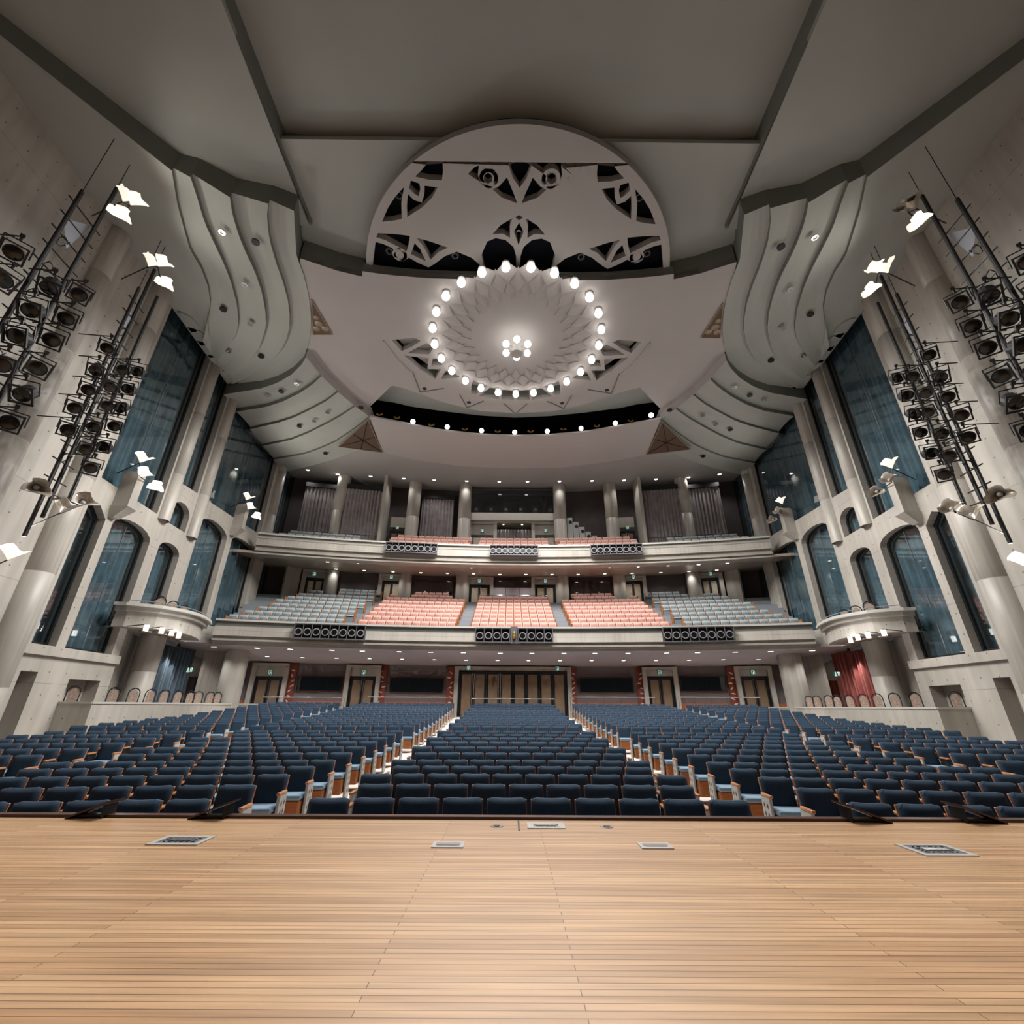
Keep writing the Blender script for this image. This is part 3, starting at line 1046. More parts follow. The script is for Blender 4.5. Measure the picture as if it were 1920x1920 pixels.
        for lx in (-.2, .2):
            for ly in (-.26, .1):
                MB().tube((lx, ly, 0), (lx, ly, .42), .018, 6).build('leg', 'black', ch)

# ------------------------------------------------------------------ balconies
AM = .272
def amax(R, y_hint):             # angle where an arc meets the side wall
    a = 0.2
    for _ in range(30):
        p = polar(R, a)
        a += (-wallx(p.y) - p.x) / R * .9
    return a
R2 = 26.57 - YC
a2 = math.asin(15.9 / R2)
bal = bpy.data.objects.new('lower_balcony', None)
COL.objects.link(bal)
struct(bal, 'curved concrete lower balcony with a moulded parapet front')
MB().sweep([(-.12, 4.98), (.35, 4.98), (.35, 5.08), (-.12, 5.08)], R2, -a2, a2, 72).build('coping', 'ledge', bal)
MB().sweep([(.02, 4.72), (.35, 4.72), (.35, 4.98), (.02, 4.98)], R2, -a2, a2, 72).build('recess_band', 'fascia', bal)
MB().sweep([(-.08, 4.22), (.35, 4.22), (.35, 4.72), (-.02, 4.72)], R2, -a2, a2, 72).build('parapet', 'concrete', bal)
for k, (dr, z0, z1) in enumerate(((.10, 4.08, 4.22), (.0, 3.98, 4.08), (.16, 3.90, 3.98), (.28, 3.78, 3.90))):
    MB().sweep([(dr, z0), (.9, z0), (.9, z1), (dr, z1)], R2, -a2, a2, 72).build('moulding', 'balcony_band', bal)
RW1 = 67.2
ab = .30
MB().sweep([(.28, 3.86), (RW1 - R2 + .3, 3.43), (RW1 - R2 + .3, 3.6), (.28, 4.0)], R2, -ab, ab, 48).build('soffit', 'soffit_lilac', bal)
MB().sweep([(.3, 4.4), (2.0, 4.6), (2.0, 4.72), (.3, 4.72)], R2, -a2, a2, 60).build('front_floor', 'tier_grey', bal)
for k in range(9):
    Rk = 27.9 + .88 * k - YC
    z = TZ1(k)
    MB().sweep([(-.62, z - .46), (.30, z - .46), (.30, z), (-.62, z)], Rk, -a2 - .001 * k, a2 + .001 * k, 60).build('tier', 'tier_grey', bal)
MB().sweep([(0, 4.5), (.25, 4.5), (.25, 8.2), (0, 8.2)], 35.6 - YC, -.27, .27, 40).build('rear_floor_edge', 'tier_grey', bal)
# aisle steps (half risers) between the blocks
for sg in (-1, 1):
    for s0, s1, n in ((2.66, 3.5, 8), (9.32, 10.0, 8)):
        for k in range(n):
            Rk = 27.9 + .88 * k - YC
            z = TZ1(k)
            for h, dr in ((.14, .14), (.28, .0)):
                q = .0
            p0, p1 = polar(Rk + .25, sg * s0 / Rk), polar(Rk + .25, sg * s1 / Rk)
            if p0.x > p1.x:
                p0, p1 = p1, p0
            MB().slab(p0, p1, z, z + .14, 0, .42).build('step', 'metal_blue', bal)
            MB().slab(p0, p1, z + .14, z + .28, 0, .22).build('step', 'metal_blue', bal)
R3 = 29.97 - YC
a3 = math.asin(16.75 / R3)
bal3 = bpy.data.objects.new('upper_balcony', None)
COL.objects.link(bal3)
struct(bal3, 'curved concrete upper balcony with a moulded parapet front')
MB().sweep([(-.12, 11.12), (.35, 11.12), (.35, 11.23), (-.12, 11.23)], R3, -a3, a3, 72).build('coping', 'ledge', bal3)
MB().sweep([(.0, 10.98), (.35, 10.98), (.35, 11.12), (.0, 11.12)], R3, -a3, a3, 72).build('recess_band', 'fascia', bal3)
MB().sweep([(-.05, 10.86), (.35, 10.86), (.35, 10.98), (-.05, 10.98)], R3, -a3, a3, 72).build('moulding', 'balcony_band', bal3)
MB().sweep([(-.08, 10.38), (.35, 10.38), (.35, 10.86), (-.02, 10.86)], R3, -a3, a3, 72).build('parapet', 'concrete', bal3)
for dr, z0, z1 in ((.12, 10.14, 10.38), (.02, 10.04, 10.14), (.2, 9.94, 10.04), (.1, 9.84, 9.94)):
    MB().sweep([(dr, z0), (.9, z0), (.9, z1), (dr, z1)], R3, -a3, a3, 72).build('moulding', 'balcony_band', bal3)
RW2 = 69.0
MB().sweep([(.2, 9.88), (RW2 - R3 + .3, 10.36), (RW2 - R3 + .3, 10.5), (.2, 10.05)], R3, -.285, .285, 48).build('soffit', 'soffit_warm', bal3)
MB().sweep([(.3, 10.5), (1.4, 10.8), (1.4, 10.9), (.3, 10.9)], R3, -a3, a3, 60).build('front_floor', 'tier_grey', bal3)
for k in range(3):
    Rk = 31.2 + .88 * k - YC
    z = TZ2(k)
    MB().sweep([(-.62, z - .6), (.34 if k < 2 else 3.0, z - .6), (.34 if k < 2 else 3.0, z), (-.62, z)], Rk, -a3 - .003 * k, a3 + .003 * k, 60).build('tier', 'tier_grey', bal3)
# spotlight banks let into the balcony fronts
def bank(cx, zc, R, n, wid, h, lab, mid=False):
    a = cx / R
    p = polar(R, a)
    t = thing('spotlight_bank', lab, 'spotlight bank', (p.x, p.y, zc), -a)
    MB().box((0, .18, 0), (wid, .05, h)).build('back_plate', 'metal_dark', t)
    MB().box((0, -.02, h / 2 - .02), (wid, .4, .05)).build('top_rail', 'metal_grey', t)
    MB().box((0, -.02, -h / 2 + .02), (wid, .4, .05)).build('bottom_rail', 'metal_grey', t)
    for k in range(n + 1):
        x = -wid / 2 + wid * k / n
        MB().box((x, -.2, 0), (.035, .035, h)).build('upright', 'metal_grey', t)
    for k in range(n):
        x = -wid / 2 + wid * (k + .5) / n
        if mid and abs(x) < .28:
            continue
        b = MB().tube((x, .15, -.03), (x, -.14, -.03), .19, 16).build('lamp_body', 'metal_dark', t, smooth=False)
        MB().tube((x, -.14, -.03), (x, -.17, -.03), .20, 16, caps=False).tube((x, -.17, -.03), (x, -.175, -.03), .20, 16, .15, caps=False).build('lamp_ring', 'metal_blue', b)
        MB().tube((x, -.145, -.03), (x, -.155, -.03), .15, 16).build('lens', 'lens', b)
    if mid:
        MB().box((0, -.12, 0), (.38, .3, h * 1.15)).build('niche', 'metal_grey', t)
        g = MB().lathe([(.001, -.2), (.1, -.2), (.11, -.05), (.06, .05), (.09, .12), (.05, .2), (.001, .22)], (0, -.30, -.02), 12).build('lantern', 'gold', t, smooth=True)
    return t
bank(0, 4.55, R2 - .32, 9, 4.35, .80, 'long spotlight bank with a small gold lantern, centre of the lower balcony front', True)
for sg in (-1, 1):
    bank(sg * 10.15, 4.55, R2 - .32, 8, 3.7, .80, 'row of eight caged spotlights on the lower balcony front, ' + SIDE[sg])
    bank(sg * 7.0, 10.72, R3 - .32, 8, 3.45, .72, 'row of eight caged spotlights on the upper balcony front, ' + SIDE[sg])
bank(0, 10.72, R3 - .32, 8, 3.3, .72, 'row of caged spotlights, centre of the upper balcony front')

# ------------------------------------------------------------------ rear walls, level by level
def arcwall(name, R, z0, z1, m, label, a=.29, th=.2):
    return struct(MB().sweep([(0, z0), (th, z0), (th, z1), (0, z1)], R, -a, a, 48).build(name, m), label)
wr1 = arcwall('wall_rear', RW1, -.5, 3.6, 'wall_lilac', 'grey-mauve rear wall of the stalls')
wr2 = arcwall('wall_rear_middle', RW2, 6.5, 10.5, 'wall_dark', 'dark rear wall of the lower balcony')
wr3 = arcwall('wall_rear_upper', 69.9, 11.0, 20.0, 'wall_dark', 'dark rear wall of the upper balcony')
MB().sweep([(-.05, .75), (0, .75), (0, 1.12), (-.05, 1.12)], RW1, -.285, .285, 48).build('wainscot_rail', 'wainscot', wr1)
def span(x0, x1, y0, y1, R):
    """pixel rectangle -> end points on the arc R and the height range"""
    ym = (y0 + y1) / 2
    a, b = on_arc(x0, ym, R), on_arc(x1, ym, R)
    xm = (x0 + x1) / 2
    zt, zb = on_arc(xm, y0, R).z, on_arc(xm, y1, R).z
    return a, b, zb, zt
class Loc:
    """upright frame along a-b with its own origin, for things built in place"""
    def __init__(self, a, b, z):
        self.o = Vector(((a.x + b.x) / 2, (a.y + b.y) / 2, z))
        d = b - a
        self.w = math.hypot(d.x, d.y)
        self.rz = math.atan2(d.y, d.x)
def bx(mb, x0, x1, y0, y1, z0, z1):
    return mb.box(((x0 + x1) / 2, (y0 + y1) / 2, (z0 + z1) / 2), (x1 - x0, y1 - y0, z1 - z0))
DOORN = [20]
def double_door(x0, x1, ytop, ybot, R, leafm, lab, leaves=2, portal=True, zb=None, ptop=None):
    a, b, z0, z1 = span(x0, x1, ytop, ybot, R)
    if zb is not None:
        z0 = zb
    L = Loc(a, b, z0)
    d = bpy.data.objects.new('door_%d' % DOORN[0], None)
    DOORN[0] += 1
    COL.objects.link(d)
    d.location = L.o
    d.rotation_euler = (0, 0, L.rz)
    struct(d, lab)
    w, h = L.w, z1 - z0
    bx(bx(bx(MB(), -w / 2, -w / 2 + .09, -.12, 0, 0, h), w / 2 - .09, w / 2, -.12, 0, 0, h), -w / 2 + .09, w / 2 - .09, -.12, 0, h - .12, h).build('frame', 'frame_black', d)
    lw = (w - .18) / leaves
    for k in range(leaves):
        xa = -w / 2 + .09 + k * lw
        lf = bx(MB(), xa + .005, xa + lw - .005, -.08, -.02, .02, h - .13).build('leaf', 'frame_black', d)
        e = min(.16, lw * .16)
        bx(MB(), xa + e, xa + lw - e, -.10, -.08, .1, h - .25).build('panel', leafm, lf)
        if leaves == 2 or k in (0, 1, 2, 3):
            hx = xa + lw - .07 if k % 2 == 0 else xa + .07
            MB().tube((hx, -.14, .3), (hx, -.14, h - .2), .014, 6).build('handle', 'steel', lf)
    if portal:
        pw, pt = .28, (ptop - z1 if ptop else .5)
        bx(MB(), -w / 2 - pw, -w / 2, -.35, .02, 0, h + pt).build('jamb', 'concrete_col', d)
        bx(MB(), w / 2, w / 2 + pw, -.35, .02, 0, h + pt).build('jamb', 'concrete_col', d)
        bx(MB(), -w / 2, w / 2, -.16, .02, h, h + pt - .18).build('lintel', 'concrete_col', d)
        bx(MB(), -w / 2 - pw, w / 2 + pw, -.40, .02, h + pt - .18, h + pt).build('cornice', 'concrete_col', d)
    return d, L, z1
def exit_sign(p, rz, lab, w=.34, h=.34):
    es = thing('exit_sign', lab, 'exit sign', p, rz)
    MB().box((0, 0, 0), (w, .06, h)).build('case', 'sign_green', es)
    MB().box((.02, -.035, .02), (.05, .01, .05)).box((0, -.035, -.06), (.05, .01, .1)).box((.09, -.035, 0), (.02, .01, .22)).box((-.09, -.035, 0), (.02, .01, .22)).box((0, -.035, .12), (.2, .01, .02)).build('running_figure', 'sign_white', es)
    MB().tube((0, 0, h / 2), (0, 0, h / 2 + .12), .012, 6).build('stem', 'metal_grey', es)
    return es
def dark_window(x0, x1, y0, y1, R, lab, frame='brown_trim', mull=2, sill=True):
    a, b, z0, z1 = span(x0, x1, y0, y1, R)
    L = Loc(a, b, z0)
    d = bpy.data.objects.new('window_%d' % DOORN[0], None)
    DOORN[0] += 1
    COL.objects.link(d)
    d.location = L.o
    d.rotation_euler = (0, 0, L.rz)
    struct(d, lab)
    w, h = L.w, z1 - z0
    f = MB()
    for q in ((-w / 2, w / 2, h - .06, h), (-w / 2, w / 2, 0, .06), (-w / 2, -w / 2 + .06, .06, h - .06), (w / 2 - .06, w / 2, .06, h - .06)):
        bx(f, q[0], q[1], -.12, 0, q[2], q[3])
    f.build('frame', frame, d)
    bx(MB(), -w / 2 + .06, w / 2 - .06, -.03, -.005, .06, h - .06).build('backing', 'void', d)
    n = mull + 1
    for k in range(n):
        xa = -w / 2 + .06 + (w - .12) * k / n
        bx(MB(), xa + .01, xa + (w - .12) / n - .01, -.05, -.035, .06, h - .06).build('pane', 'glass', d)
    for k in range(1, n):
        xa = -w / 2 + .06 + (w - .12) * k / n
        bx(MB(), xa - .01, xa + .01, -.07, -.02, .06, h - .06).build('mullion', 'black', d)
    return d
ZR = zfloor(33)
# stalls rear: doors
for sg in (-1, 1):
    sd = SIDE[sg]
    def X(x):
        return x if sg < 0 else 1918 - x
    for (x0, x1, lab) in ((474, 527, 'outer'), (653, 703, 'inner')):
        xa, xb = sorted((X(x0), X(x1)))
        d, L, z1 = double_door(xa, xb, 1268, 1330, RW1 - .1, 'door_brown', 'double door in a concrete portal, %s rear stalls door, %s' % (lab, sd), zb=ZR, ptop=3.38)
        exit_sign(L.o + Vector((math.sin(-L.rz) * -.25, -.25, 0)) + Vector((0, 0, z1 - ZR + .22)), L.rz, 'green exit sign over the %s rear stalls door, %s' % (lab, sd), .30, .30)
    # red ornamental panels with white leaves
    for (x0, x1, lab) in ((539, 553, 'outer'), (709, 724, 'inner'), (838, 851, 'beside the middle doors')):
        xa, xb = sorted((X(x0), X(x1)))
        a, b, z0, z1 = span(xa, xb, 1248, 1312, RW1 - .08)
        L = Loc(a, b, .75)
        t = thing('ornament_panel', 'narrow dark red wall panel with white leaf motifs, %s, %s' % (lab, sd), 'wall panel', L.o, L.rz)
        h = 3.38 - .75
        bx(MB(), -L.w / 2, L.w / 2, -.06, 0, 0, h).build('board', 'red_panel', t)
        rnd = random.Random(x0 + sg)
        for k in range(7):
            zz = h * (.12 + .12 * k)
            xx = (rnd.random() - .5) * L.w * .5
            an = rnd.random() * 2 - 1
            m = MB()
            l, wd = .15, .065
            pts = [(-l, 0), (-l * .3, wd), (l * .5, wd * .8), (l, 0), (l * .3, -wd * .5), (-l * .4, -wd * .3)]
            m.poly([(xx + u * math.cos(an) - v * math.sin(an), -.06, zz + u * math.sin(an) + v * math.cos(an)) for u, v in pts], (0, -.015, 0)).build('leaf', 'leaf_white', t)
    for (x0, x1, y0, y1, lab) in ((557, 643, 1267, 1297, 'outer'), (731, 832, 1270, 1299, 'inner')):
        xa, xb = sorted((X(x0), X(x1)))
        dark_window(xa, xb, y0, y1, RW1 - .02, 'dark glazed %s control window in the rear stalls wall, %s' % (lab, sd))
    # steel guard rails behind the last row
    for (x0, x1, lab) in ((493, 646, 'outer'), (690, 849, 'inner')):
        xa, xb = sorted((X(x0), X(x1)))
        R_ = 31.25 - YC
        pa, pb = on_arc(xa, 1308, R_), on_arc(xb, 1308, R_)
        L = Loc(pa, pb, zfloor(31.25))
        t = thing('guard_rail', 'thin steel guard rail behind the last stalls row, %s block, %s' % (lab, sd), 'railing', L.o, L.rz)
        h = on_arc((xa + xb) / 2, 1307.5, R_).z - L.o.z
        MB().tube((-L.w / 2, 0, h), (L.w / 2, 0, h), .03, 8).build('rail', 'steel', t)
        for k in range(6):
            x = -L.w / 2 + L.w * k / 5
            MB().tube((x, 0, 0), (x, 0, h), .015, 6).build('post', 'steel', t)
R_ = 31.25 - YC
pa, pb = on_arc(884, 1310, R_), on_arc(1040, 1310, R_)
L = Loc(pa, pb, zfloor(31.25))
t = thing('guard_rail', 'thin steel guard rail behind the last row in front of the middle doors', 'railing', L.o, L.rz)
h = on_arc(960, 1310, R_).z - L.o.z
MB().tube((-L.w / 2, 0, h), (L.w / 2, 0, h), .03, 8).build('rail', 'steel', t)
for k in range(6):
    x = -L.w / 2 + L.w * k / 5
    MB().tube((x, 0, 0), (x, 0, h), .015, 6).build('post', 'steel', t)
d, L, z1 = double_door(859, 1064, 1258, 1344, RW1 - .05, 'door_brown', 'wide set of brown panelled folding doors at the middle of the rear wall', 8, True, ZR, 3.40)
for dx in (-3.05, 3.05):
    exit_sign(L.o + Vector((dx, -.5, z1 - ZR + .12)), 0, 'green exit sign above the middle doors, %s end' % ('blue-curtained' if dx < 0 else 'red-curtained'), .28, .3)
# lower balcony rear
for sg in (-1, 1):
    sd = SIDE[sg]
    def X(x):
        return x if sg < 0 else 1921 - x
    for (x0, x1, y0, y1, lab) in ((571, 606, 1084, 1128, 'outer'), (715, 751, 1090, 1135, 'middle'), (879, 918, 1097, 1137, 'inner')):
        xa, xb = sorted((X(x0), X(x1)))
        d, L, z1 = double_door(xa, xb, y0, y1, RW2 - .1, 'door_pale', 'pale panelled double door at the back of the lower balcony, %s, %s' % (lab, sd), portal=True, zb=7.4, ptop=10.25)
        exit_sign(L.o + Vector((0, -.4, z1 - 7.4 + .2)), L.rz, 'lit exit sign over the %s lower balcony door, %s' % (lab, sd), .3, .26)
    for (x, y0, lab) in ((620, 1072, 'outer'), (759, 1080, 'middle'), (866, 1082, 'inner')):
        p = on_arc(X(x), 1100, 69.0 - .42)
        tag(MB().lathe([(.48, 7.0), (.48, 10.45)], (p.x, p.y, 0), 28).build('column', 'concrete_col', smooth=True), 'short round concrete column at the back of the lower balcony, %s, %s' % (lab, sd), 'column')
    xa, xb = sorted((X(776), X(850)))
    dark_window(xa, xb, 1088, 1120, RW2 - .05, 'wide black window at the back of the lower balcony, ' + sd, 'brown_trim', 2)
    p0, p1 = on_arc(X(530), 1100, RW2 - 1.0), on_arc(X(558), 1100, RW2 - .2)
    if p0.x > p1.x:
        p0, p1 = p1, p0
    struct(MB().slab(p0, p1, 6.5, 10.4, -.1, .1).build('wall_return', 'concrete'), 'concrete return wall at the rear corner of the lower balcony, ' + sd)
a, b, z0, z1 = span(922, 1000, 1083, 1119, RW2 - .25)
L = Loc(a, b, 7.6)
t = bpy.data.objects.new('control_booth', None)
COL.objects.link(t)
t.location = L.o
t.rotation_euler = (0, 0, L.rz)
struct(t, 'control booth with black windows above pale mauve panels, middle of the lower balcony rear')
zz = on_arc(960, 1101.5, RW2 - .25).z - 7.6
H = z1 - 7.6
bx(MB(), -L.w / 2, L.w / 2, 0, .2, 0, H).build('body', 'brown_trim', t)
for k in range(3):
    xa = -L.w / 2 + L.w * k / 3
    bx(MB(), xa + .02, xa + L.w / 3 - .02, -.03, 0, 0, zz - .03).build('panel', 'panel_lilac', t)
    bx(MB(), xa + .02, xa + L.w / 3 - .02, -.02, 0, zz + .05, H - .12).build('backing', 'void', t)
    bx(MB(), xa + .02, xa + L.w / 3 - .02, -.05, -.035, zz + .05, H - .12).build('pane', 'glass', t)
bx(MB(), -L.w / 2 - .1, L.w / 2 + .1, -.12, 0, H - .1, H).build('head', 'brown_trim', t)
t = thing('guard_rail', 'thin rail in front of the control booth on the lower balcony', 'railing', (0, 34.6, TZ1(7)))
MB().tube((-2.6, 0, 1.05), (2.6, 0, 1.05), .025, 8).build('rail', 'steel', t)
for k in range(5):
    MB().tube((-2.6 + 1.3 * k, 0, 0), (-2.6 + 1.3 * k, 0, 1.05), .014, 6).build('post', 'steel', t)
# upper balcony rear
RU = 69.3
ZU = TZ2(2)
for sg in (-1, 1):
    sd = SIDE[sg]
    def X(x):
        return x if sg < 0 else 1921 - x
    for (x, lab) in ((774, 'outer'), (871, 'inner')):
        p = on_arc(X(x), 965, RU - .8)
        tag(MB().lathe([(.52, ZU - .1), (.52, 15.0), (.49, 15.03), (.52, 15.06), (.52, 18.5)], (p.x, p.y, 0), 32).build('column', 'concrete_col', smooth=True), 'tall round concrete column behind the upper balcony pink seats, %s, %s' % (lab, sd), 'column')
    p = on_arc(X(636), 960, RU - 1.0)
    tag(MB().lathe([(.5, ZU - .6), (.5, 15.0), (.47, 15.03), (.5, 15.06), (.5, 18.5)], (p.x, p.y, 0), 32).build('column', 'concrete_col', smooth=True), 'tall round concrete column between two mauve curtains, ' + sd, 'column')
    # fin wall
    p0, p1 = on_arc(X(716), 960, RU - 2.2), on_arc(X(727), 960, RU - .1)
    if p0.x > p1.x:
        p0, p1 = p1, p0
    struct(MB().slab(p0, p1, ZU - 1.0, 18.6, -.12, .12).build('wall_fin', 'concrete_col'), 'narrow concrete fin wall beside the mauve curtain, ' + sd)
    for (x0, x1, y0, lab, rr) in ((562, 632, 915, 'outer', RU - .9), (642, 712, 918, 'inner', RU - 1.6), (789, 850, 936, 'between the round columns', RU - .2)):
        if lab[0] == 'b' and sg > 0:
            continue
        xa, xb = sorted((X(x0), X(x1)))
        a, b = on_arc(xa, 970, rr), on_arc(xb, 970, rr)
        z1 = on_arc((xa + xb) / 2, y0, rr).z
        n = int((b - a).length / .05)
        A, B = [], []
        for k in range(n + 1):
            q = a.lerp(b, k / n) + Vector((0, .075 * math.sin(k * 1.2 + .5 * math.sin(k * .3)), 0))
            A.append((q.x, q.y, ZU - .6)); B.append((q.x, q.y, z1))
        tag(MB().strip(A, B).build('curtain', 'lilac_curtain', smooth=True), 'tall mauve-grey pleated curtain behind the upper balcony, %s, %s' % (lab, sd), 'curtain')
        t = MB().slab(a, b, z1, z1 + .35, -.1, .18).build('curtain_pelmet', 'black')
        tag(t, 'black curtain rail box over the %s mauve curtain, %s' % (lab, sd), 'curtain rail')
    # guard rails before those curtains
    for (x0, x1, lab) in ((553, 624, 'outer'), (642, 706, 'inner')):
        xa, xb = sorted((X(x0), X(x1)))
        rr = RU - 3.0
        a, b = on_arc(xa, 1000, rr), on_arc(xb, 1000, rr)
        L = Loc(a, b, TZ2(1))
        t = thing('guard_rail', 'dark baluster railing before the %s mauve curtain, %s' % (lab, sd), 'railing', L.o, L.rz)
        h = 1.0
        MB().tube((-L.w / 2, 0, h), (L.w / 2, 0, h), .022, 6).build('rail', 'metal_dark', t)
        n = 14
        for k in range(n + 1):
            x = -L.w / 2 + L.w * k / n
            MB().tube((x, 0, 0), (x, 0, h), .012, 5).build('baluster', 'metal_dark', t)
    xa, xb = sorted((X(730), X(760)))
    d, L, z1 = double_door(xa, xb, 996, 1012, RU - .2, 'door_brown', 'door at the back of the upper balcony beside the concrete fin, ' + sd, portal=False, zb=ZU)
    bx(MB(), -L.w / 2, L.w / 2, -.1, .02, z1 - ZU + .3, z1 - ZU + 1.2).build('lintel', 'concrete_col', d)
    exit_sign(L.o + Vector((0, -.3, z1 - ZU + .2)), L.rz, 'green exit sign over the upper balcony door by the fin, ' + sd, .24, .26)
# projection room between the inner columns
a, b, z0, z1 = span(879, 1046, 921, 977, RU - .6)
L = Loc(a, b, 0)
L.o.z = z0
t = bpy.data.objects.new('projection_room', None)
COL.objects.link(t)
t.location = L.o
t.rotation_euler = (0, 0, L.rz)
struct(t, 'projection room with a long black opening and concrete sill over the upper balcony')
zs = on_arc(960, 963.5, RU - .6).z - z0
H = z1 - z0
w = L.w
bx(MB(), -w / 2, w / 2, -.1, .25, 0, zs).build('sill_beam', 'ledge', t)
bx(MB(), -w / 2, w / 2, 1.0, 1.1, zs, H).build('back', 'void', t)
bx(MB(), -w / 2, w / 2, -.05, 1.0, H, H + .15).build('head', 'wall_dark', t)
bx(MB(), -w / 2, w / 2, .0, .02, zs, H).build('pane', 'glass', t)
for k in range(6):
    x = -w * .42 + w * .84 * k / 5
    p = MB().box((x, .6, zs + .45), (.35, .4, .55)).build('projector', 'black', t)
    MB().tube((x, .4, zs + .5), (x, .3, zs + .5), .12, 12).build('lens', 'metal_grey', p)
bx(MB(), -w / 2, w / 2, .2, 1.3, -.12, 0).build('soffit', 'soffit_warm', t)
xs_ = [(883, 925), (1003, 1043)]
for i, (x0, x1) in enumerate(xs_):
    d, L2, zt = double_door(x0, x1, 1004, 1020, RU - .1, 'door_pale', 'pale door under the projection room, %s' % SIDE[-1 if i == 0 else 1], portal=True, zb=ZU - .55, ptop=z0 - .05)
    exit_sign(L2.o + Vector((0, -.4, zt - ZU + .8)), L2.rz, 'lit exit sign over the door under the projection room, ' + SIDE[-1 if i == 0 else 1], .3, .26)
a, b = on_arc(929, 1000, RU - .1), on_arc(996, 1000, RU - .1)
n = 60
A, B = [], []
for k in range(n + 1):
    q = a.lerp(b, k / n) + Vector((0, .06 * math.sin(k * 1.3), 0))
    A.append((q.x, q.y, ZU - .5)); B.append((q.x, q.y, on_arc(960, 993, RU - .1).z))
tag(MB().strip(A, B).build('curtain', 'lilac_curtain', smooth=True), 'short mauve-grey curtain under the projection room', 'curtain')
# stepped loudspeaker boxes beside the inner column
p0 = on_arc(1066, 1008, RU - 1.2)
for k, (x, y0, y1, lab) in enumerate(((1068, 973, 992, 'topmost'), (1079.5, 981, 1000, 'second'), (1091, 990, 1009, 'third'), (1102.5, 999, 1014, 'fourth'), (1114, 1006, 1016, 'lowest'))):
    pa = on_arc(x - 5.0, (y0 + y1) / 2, RU - .35)
    pb = on_arc(x + 5.0, (y0 + y1) / 2, RU - .35)
    zt = on_arc(x, y0, RU - .35).z
    zb = ZU
    L = Loc(pa, pb, zb)
    t = thing('stepped_box', 'grey stepped equipment box with a round port, %s of the staircase-like row' % lab, 'equipment box', L.o, L.rz)
    bx(MB(), -L.w / 2, L.w / 2, -.25, .25, 0, max(zt - zb, .3)).build('case', 'speaker_grey', t)
    MB().tube((.05, -.25, max(zt - zb, .6) - .4), (.05, -.262, max(zt - zb, .6) - .4), .15, 18).build('port', 'black', t)

# ------------------------------------------------------------------ ceiling
def halfpoly(pts, z):            # pixels on the blue-curtained half -> points at height z
    return [at_z(x, y, z) for x, y in pts]
def both(left, closed_on_axis=True):
    """left half outline (front to back, ends on the axis) -> whole symmetric outline"""
    L_ = [Vector(p) for p in left]
    R_ = [Vector((-p.x, p.y, p.z)) for p in reversed(L_)]
    return L_ + R_
cv = struct(MB().box((0, 18, 21.3), (44, 44, .2)).build('ceiling_shade_slab', 'void'), 'black slab painted as the unlit space above the ceiling panels')  # coloured black so slots and openings below it look unlit
# main middle panel, cut through around the medallion
ZB = 17.85
frontL = [(562, 484), (580, 490), (604, 498), (630, 507), (655, 513), (679, 518.5)]
frontC = [(679, 508.5), (710, 513), (740, 516.5), (800, 521.5), (860, 523.5), (915, 524)]
sideB = [(566, 500), (575, 540), (581, 575), (583, 620), (578, 648), (595, 672), (612, 686), (645, 718), (674, 741), (696, 757)]
backB = [(735, 723), (760, 729), (790, 739), (840, 757), (900, 770)]
FL, FC = halfpoly(frontL, ZB), halfpoly(frontC, ZB)
axF = Vector((0, at_z(967, 524, ZB).y, ZB))
axB = Vector((0, at_z(967, 775, ZB).y, ZB))
sideB1 = [at_z(x, y, 17.80) for x, y in ((566, 506), (569, 514), (578, 551), (583, 587), (583, 618), (578, 647))] + [at_z(x, y, 17.30) for x, y in ((574, 669), (603, 705), (634, 735), (666, 762), (690, 779))]
left = [axF] + list(reversed(FC)) + list(reversed(FL)) + [Vector((p.x - .04, p.y, ZB)) for p in sideB1] + halfpoly(backB, ZB) + [axB]
outl = both(left)
def uniq(P):
    out = []
    for p in P:
        if not out or (p - out[-1]).length > 1e-4:
            out.append(p)
    if (out[0] - out[-1]).length < 1e-4:
        out.pop()
    return out
outl = uniq(outl)
def c3(pts):
    return [(540 + x / 4.364, 560 + y / 4.364) for x, y in pts]
b_holes = [c3([(848, 338), (1030, 320), (1085, 345), (1010, 395), (930, 430)]), c3([(980, 445), (1060, 400), (1135, 362), (1190, 400), (1165, 445), (1150, 458)]),
           c3([(950, 465), (1060, 478), (1150, 488), (1140, 577), (1252, 577), (1205, 657), (1080, 580)]), c3([(1185, 490), (1235, 490), (1265, 545), (1175, 547)]),
           c3([(1290, 590), (1340, 600), (1410, 643), (1250, 660)]), c3([(1515, 668), (1550, 685), (1635, 715), (1535, 785), (1498, 778), (1500, 715)]),
           c3([(1655, 728), (1730, 742), (1725, 825), (1640, 815), (1560, 797)])]
H = []
for h in b_holes:
    q = halfpoly(h, ZB)
    H.append(q)
    H.append([Vector((-p.x, p.y, p.z)) for p in reversed(q)])
ch = c3([(1752, 745), (1790, 748), (1848, 752), (1848, 832), (1748, 830)])
q = halfpoly(ch, ZB)
H.append(q); H.append([Vector((-p.x, p.y, p.z)) for p in reversed(q)])
mc = struct(MB().poly(outl, (0, 0, .3), H).build('ceiling', 'beige_ceiling', recalc=True), 'large beige middle ceiling panel around the ring of lamps')
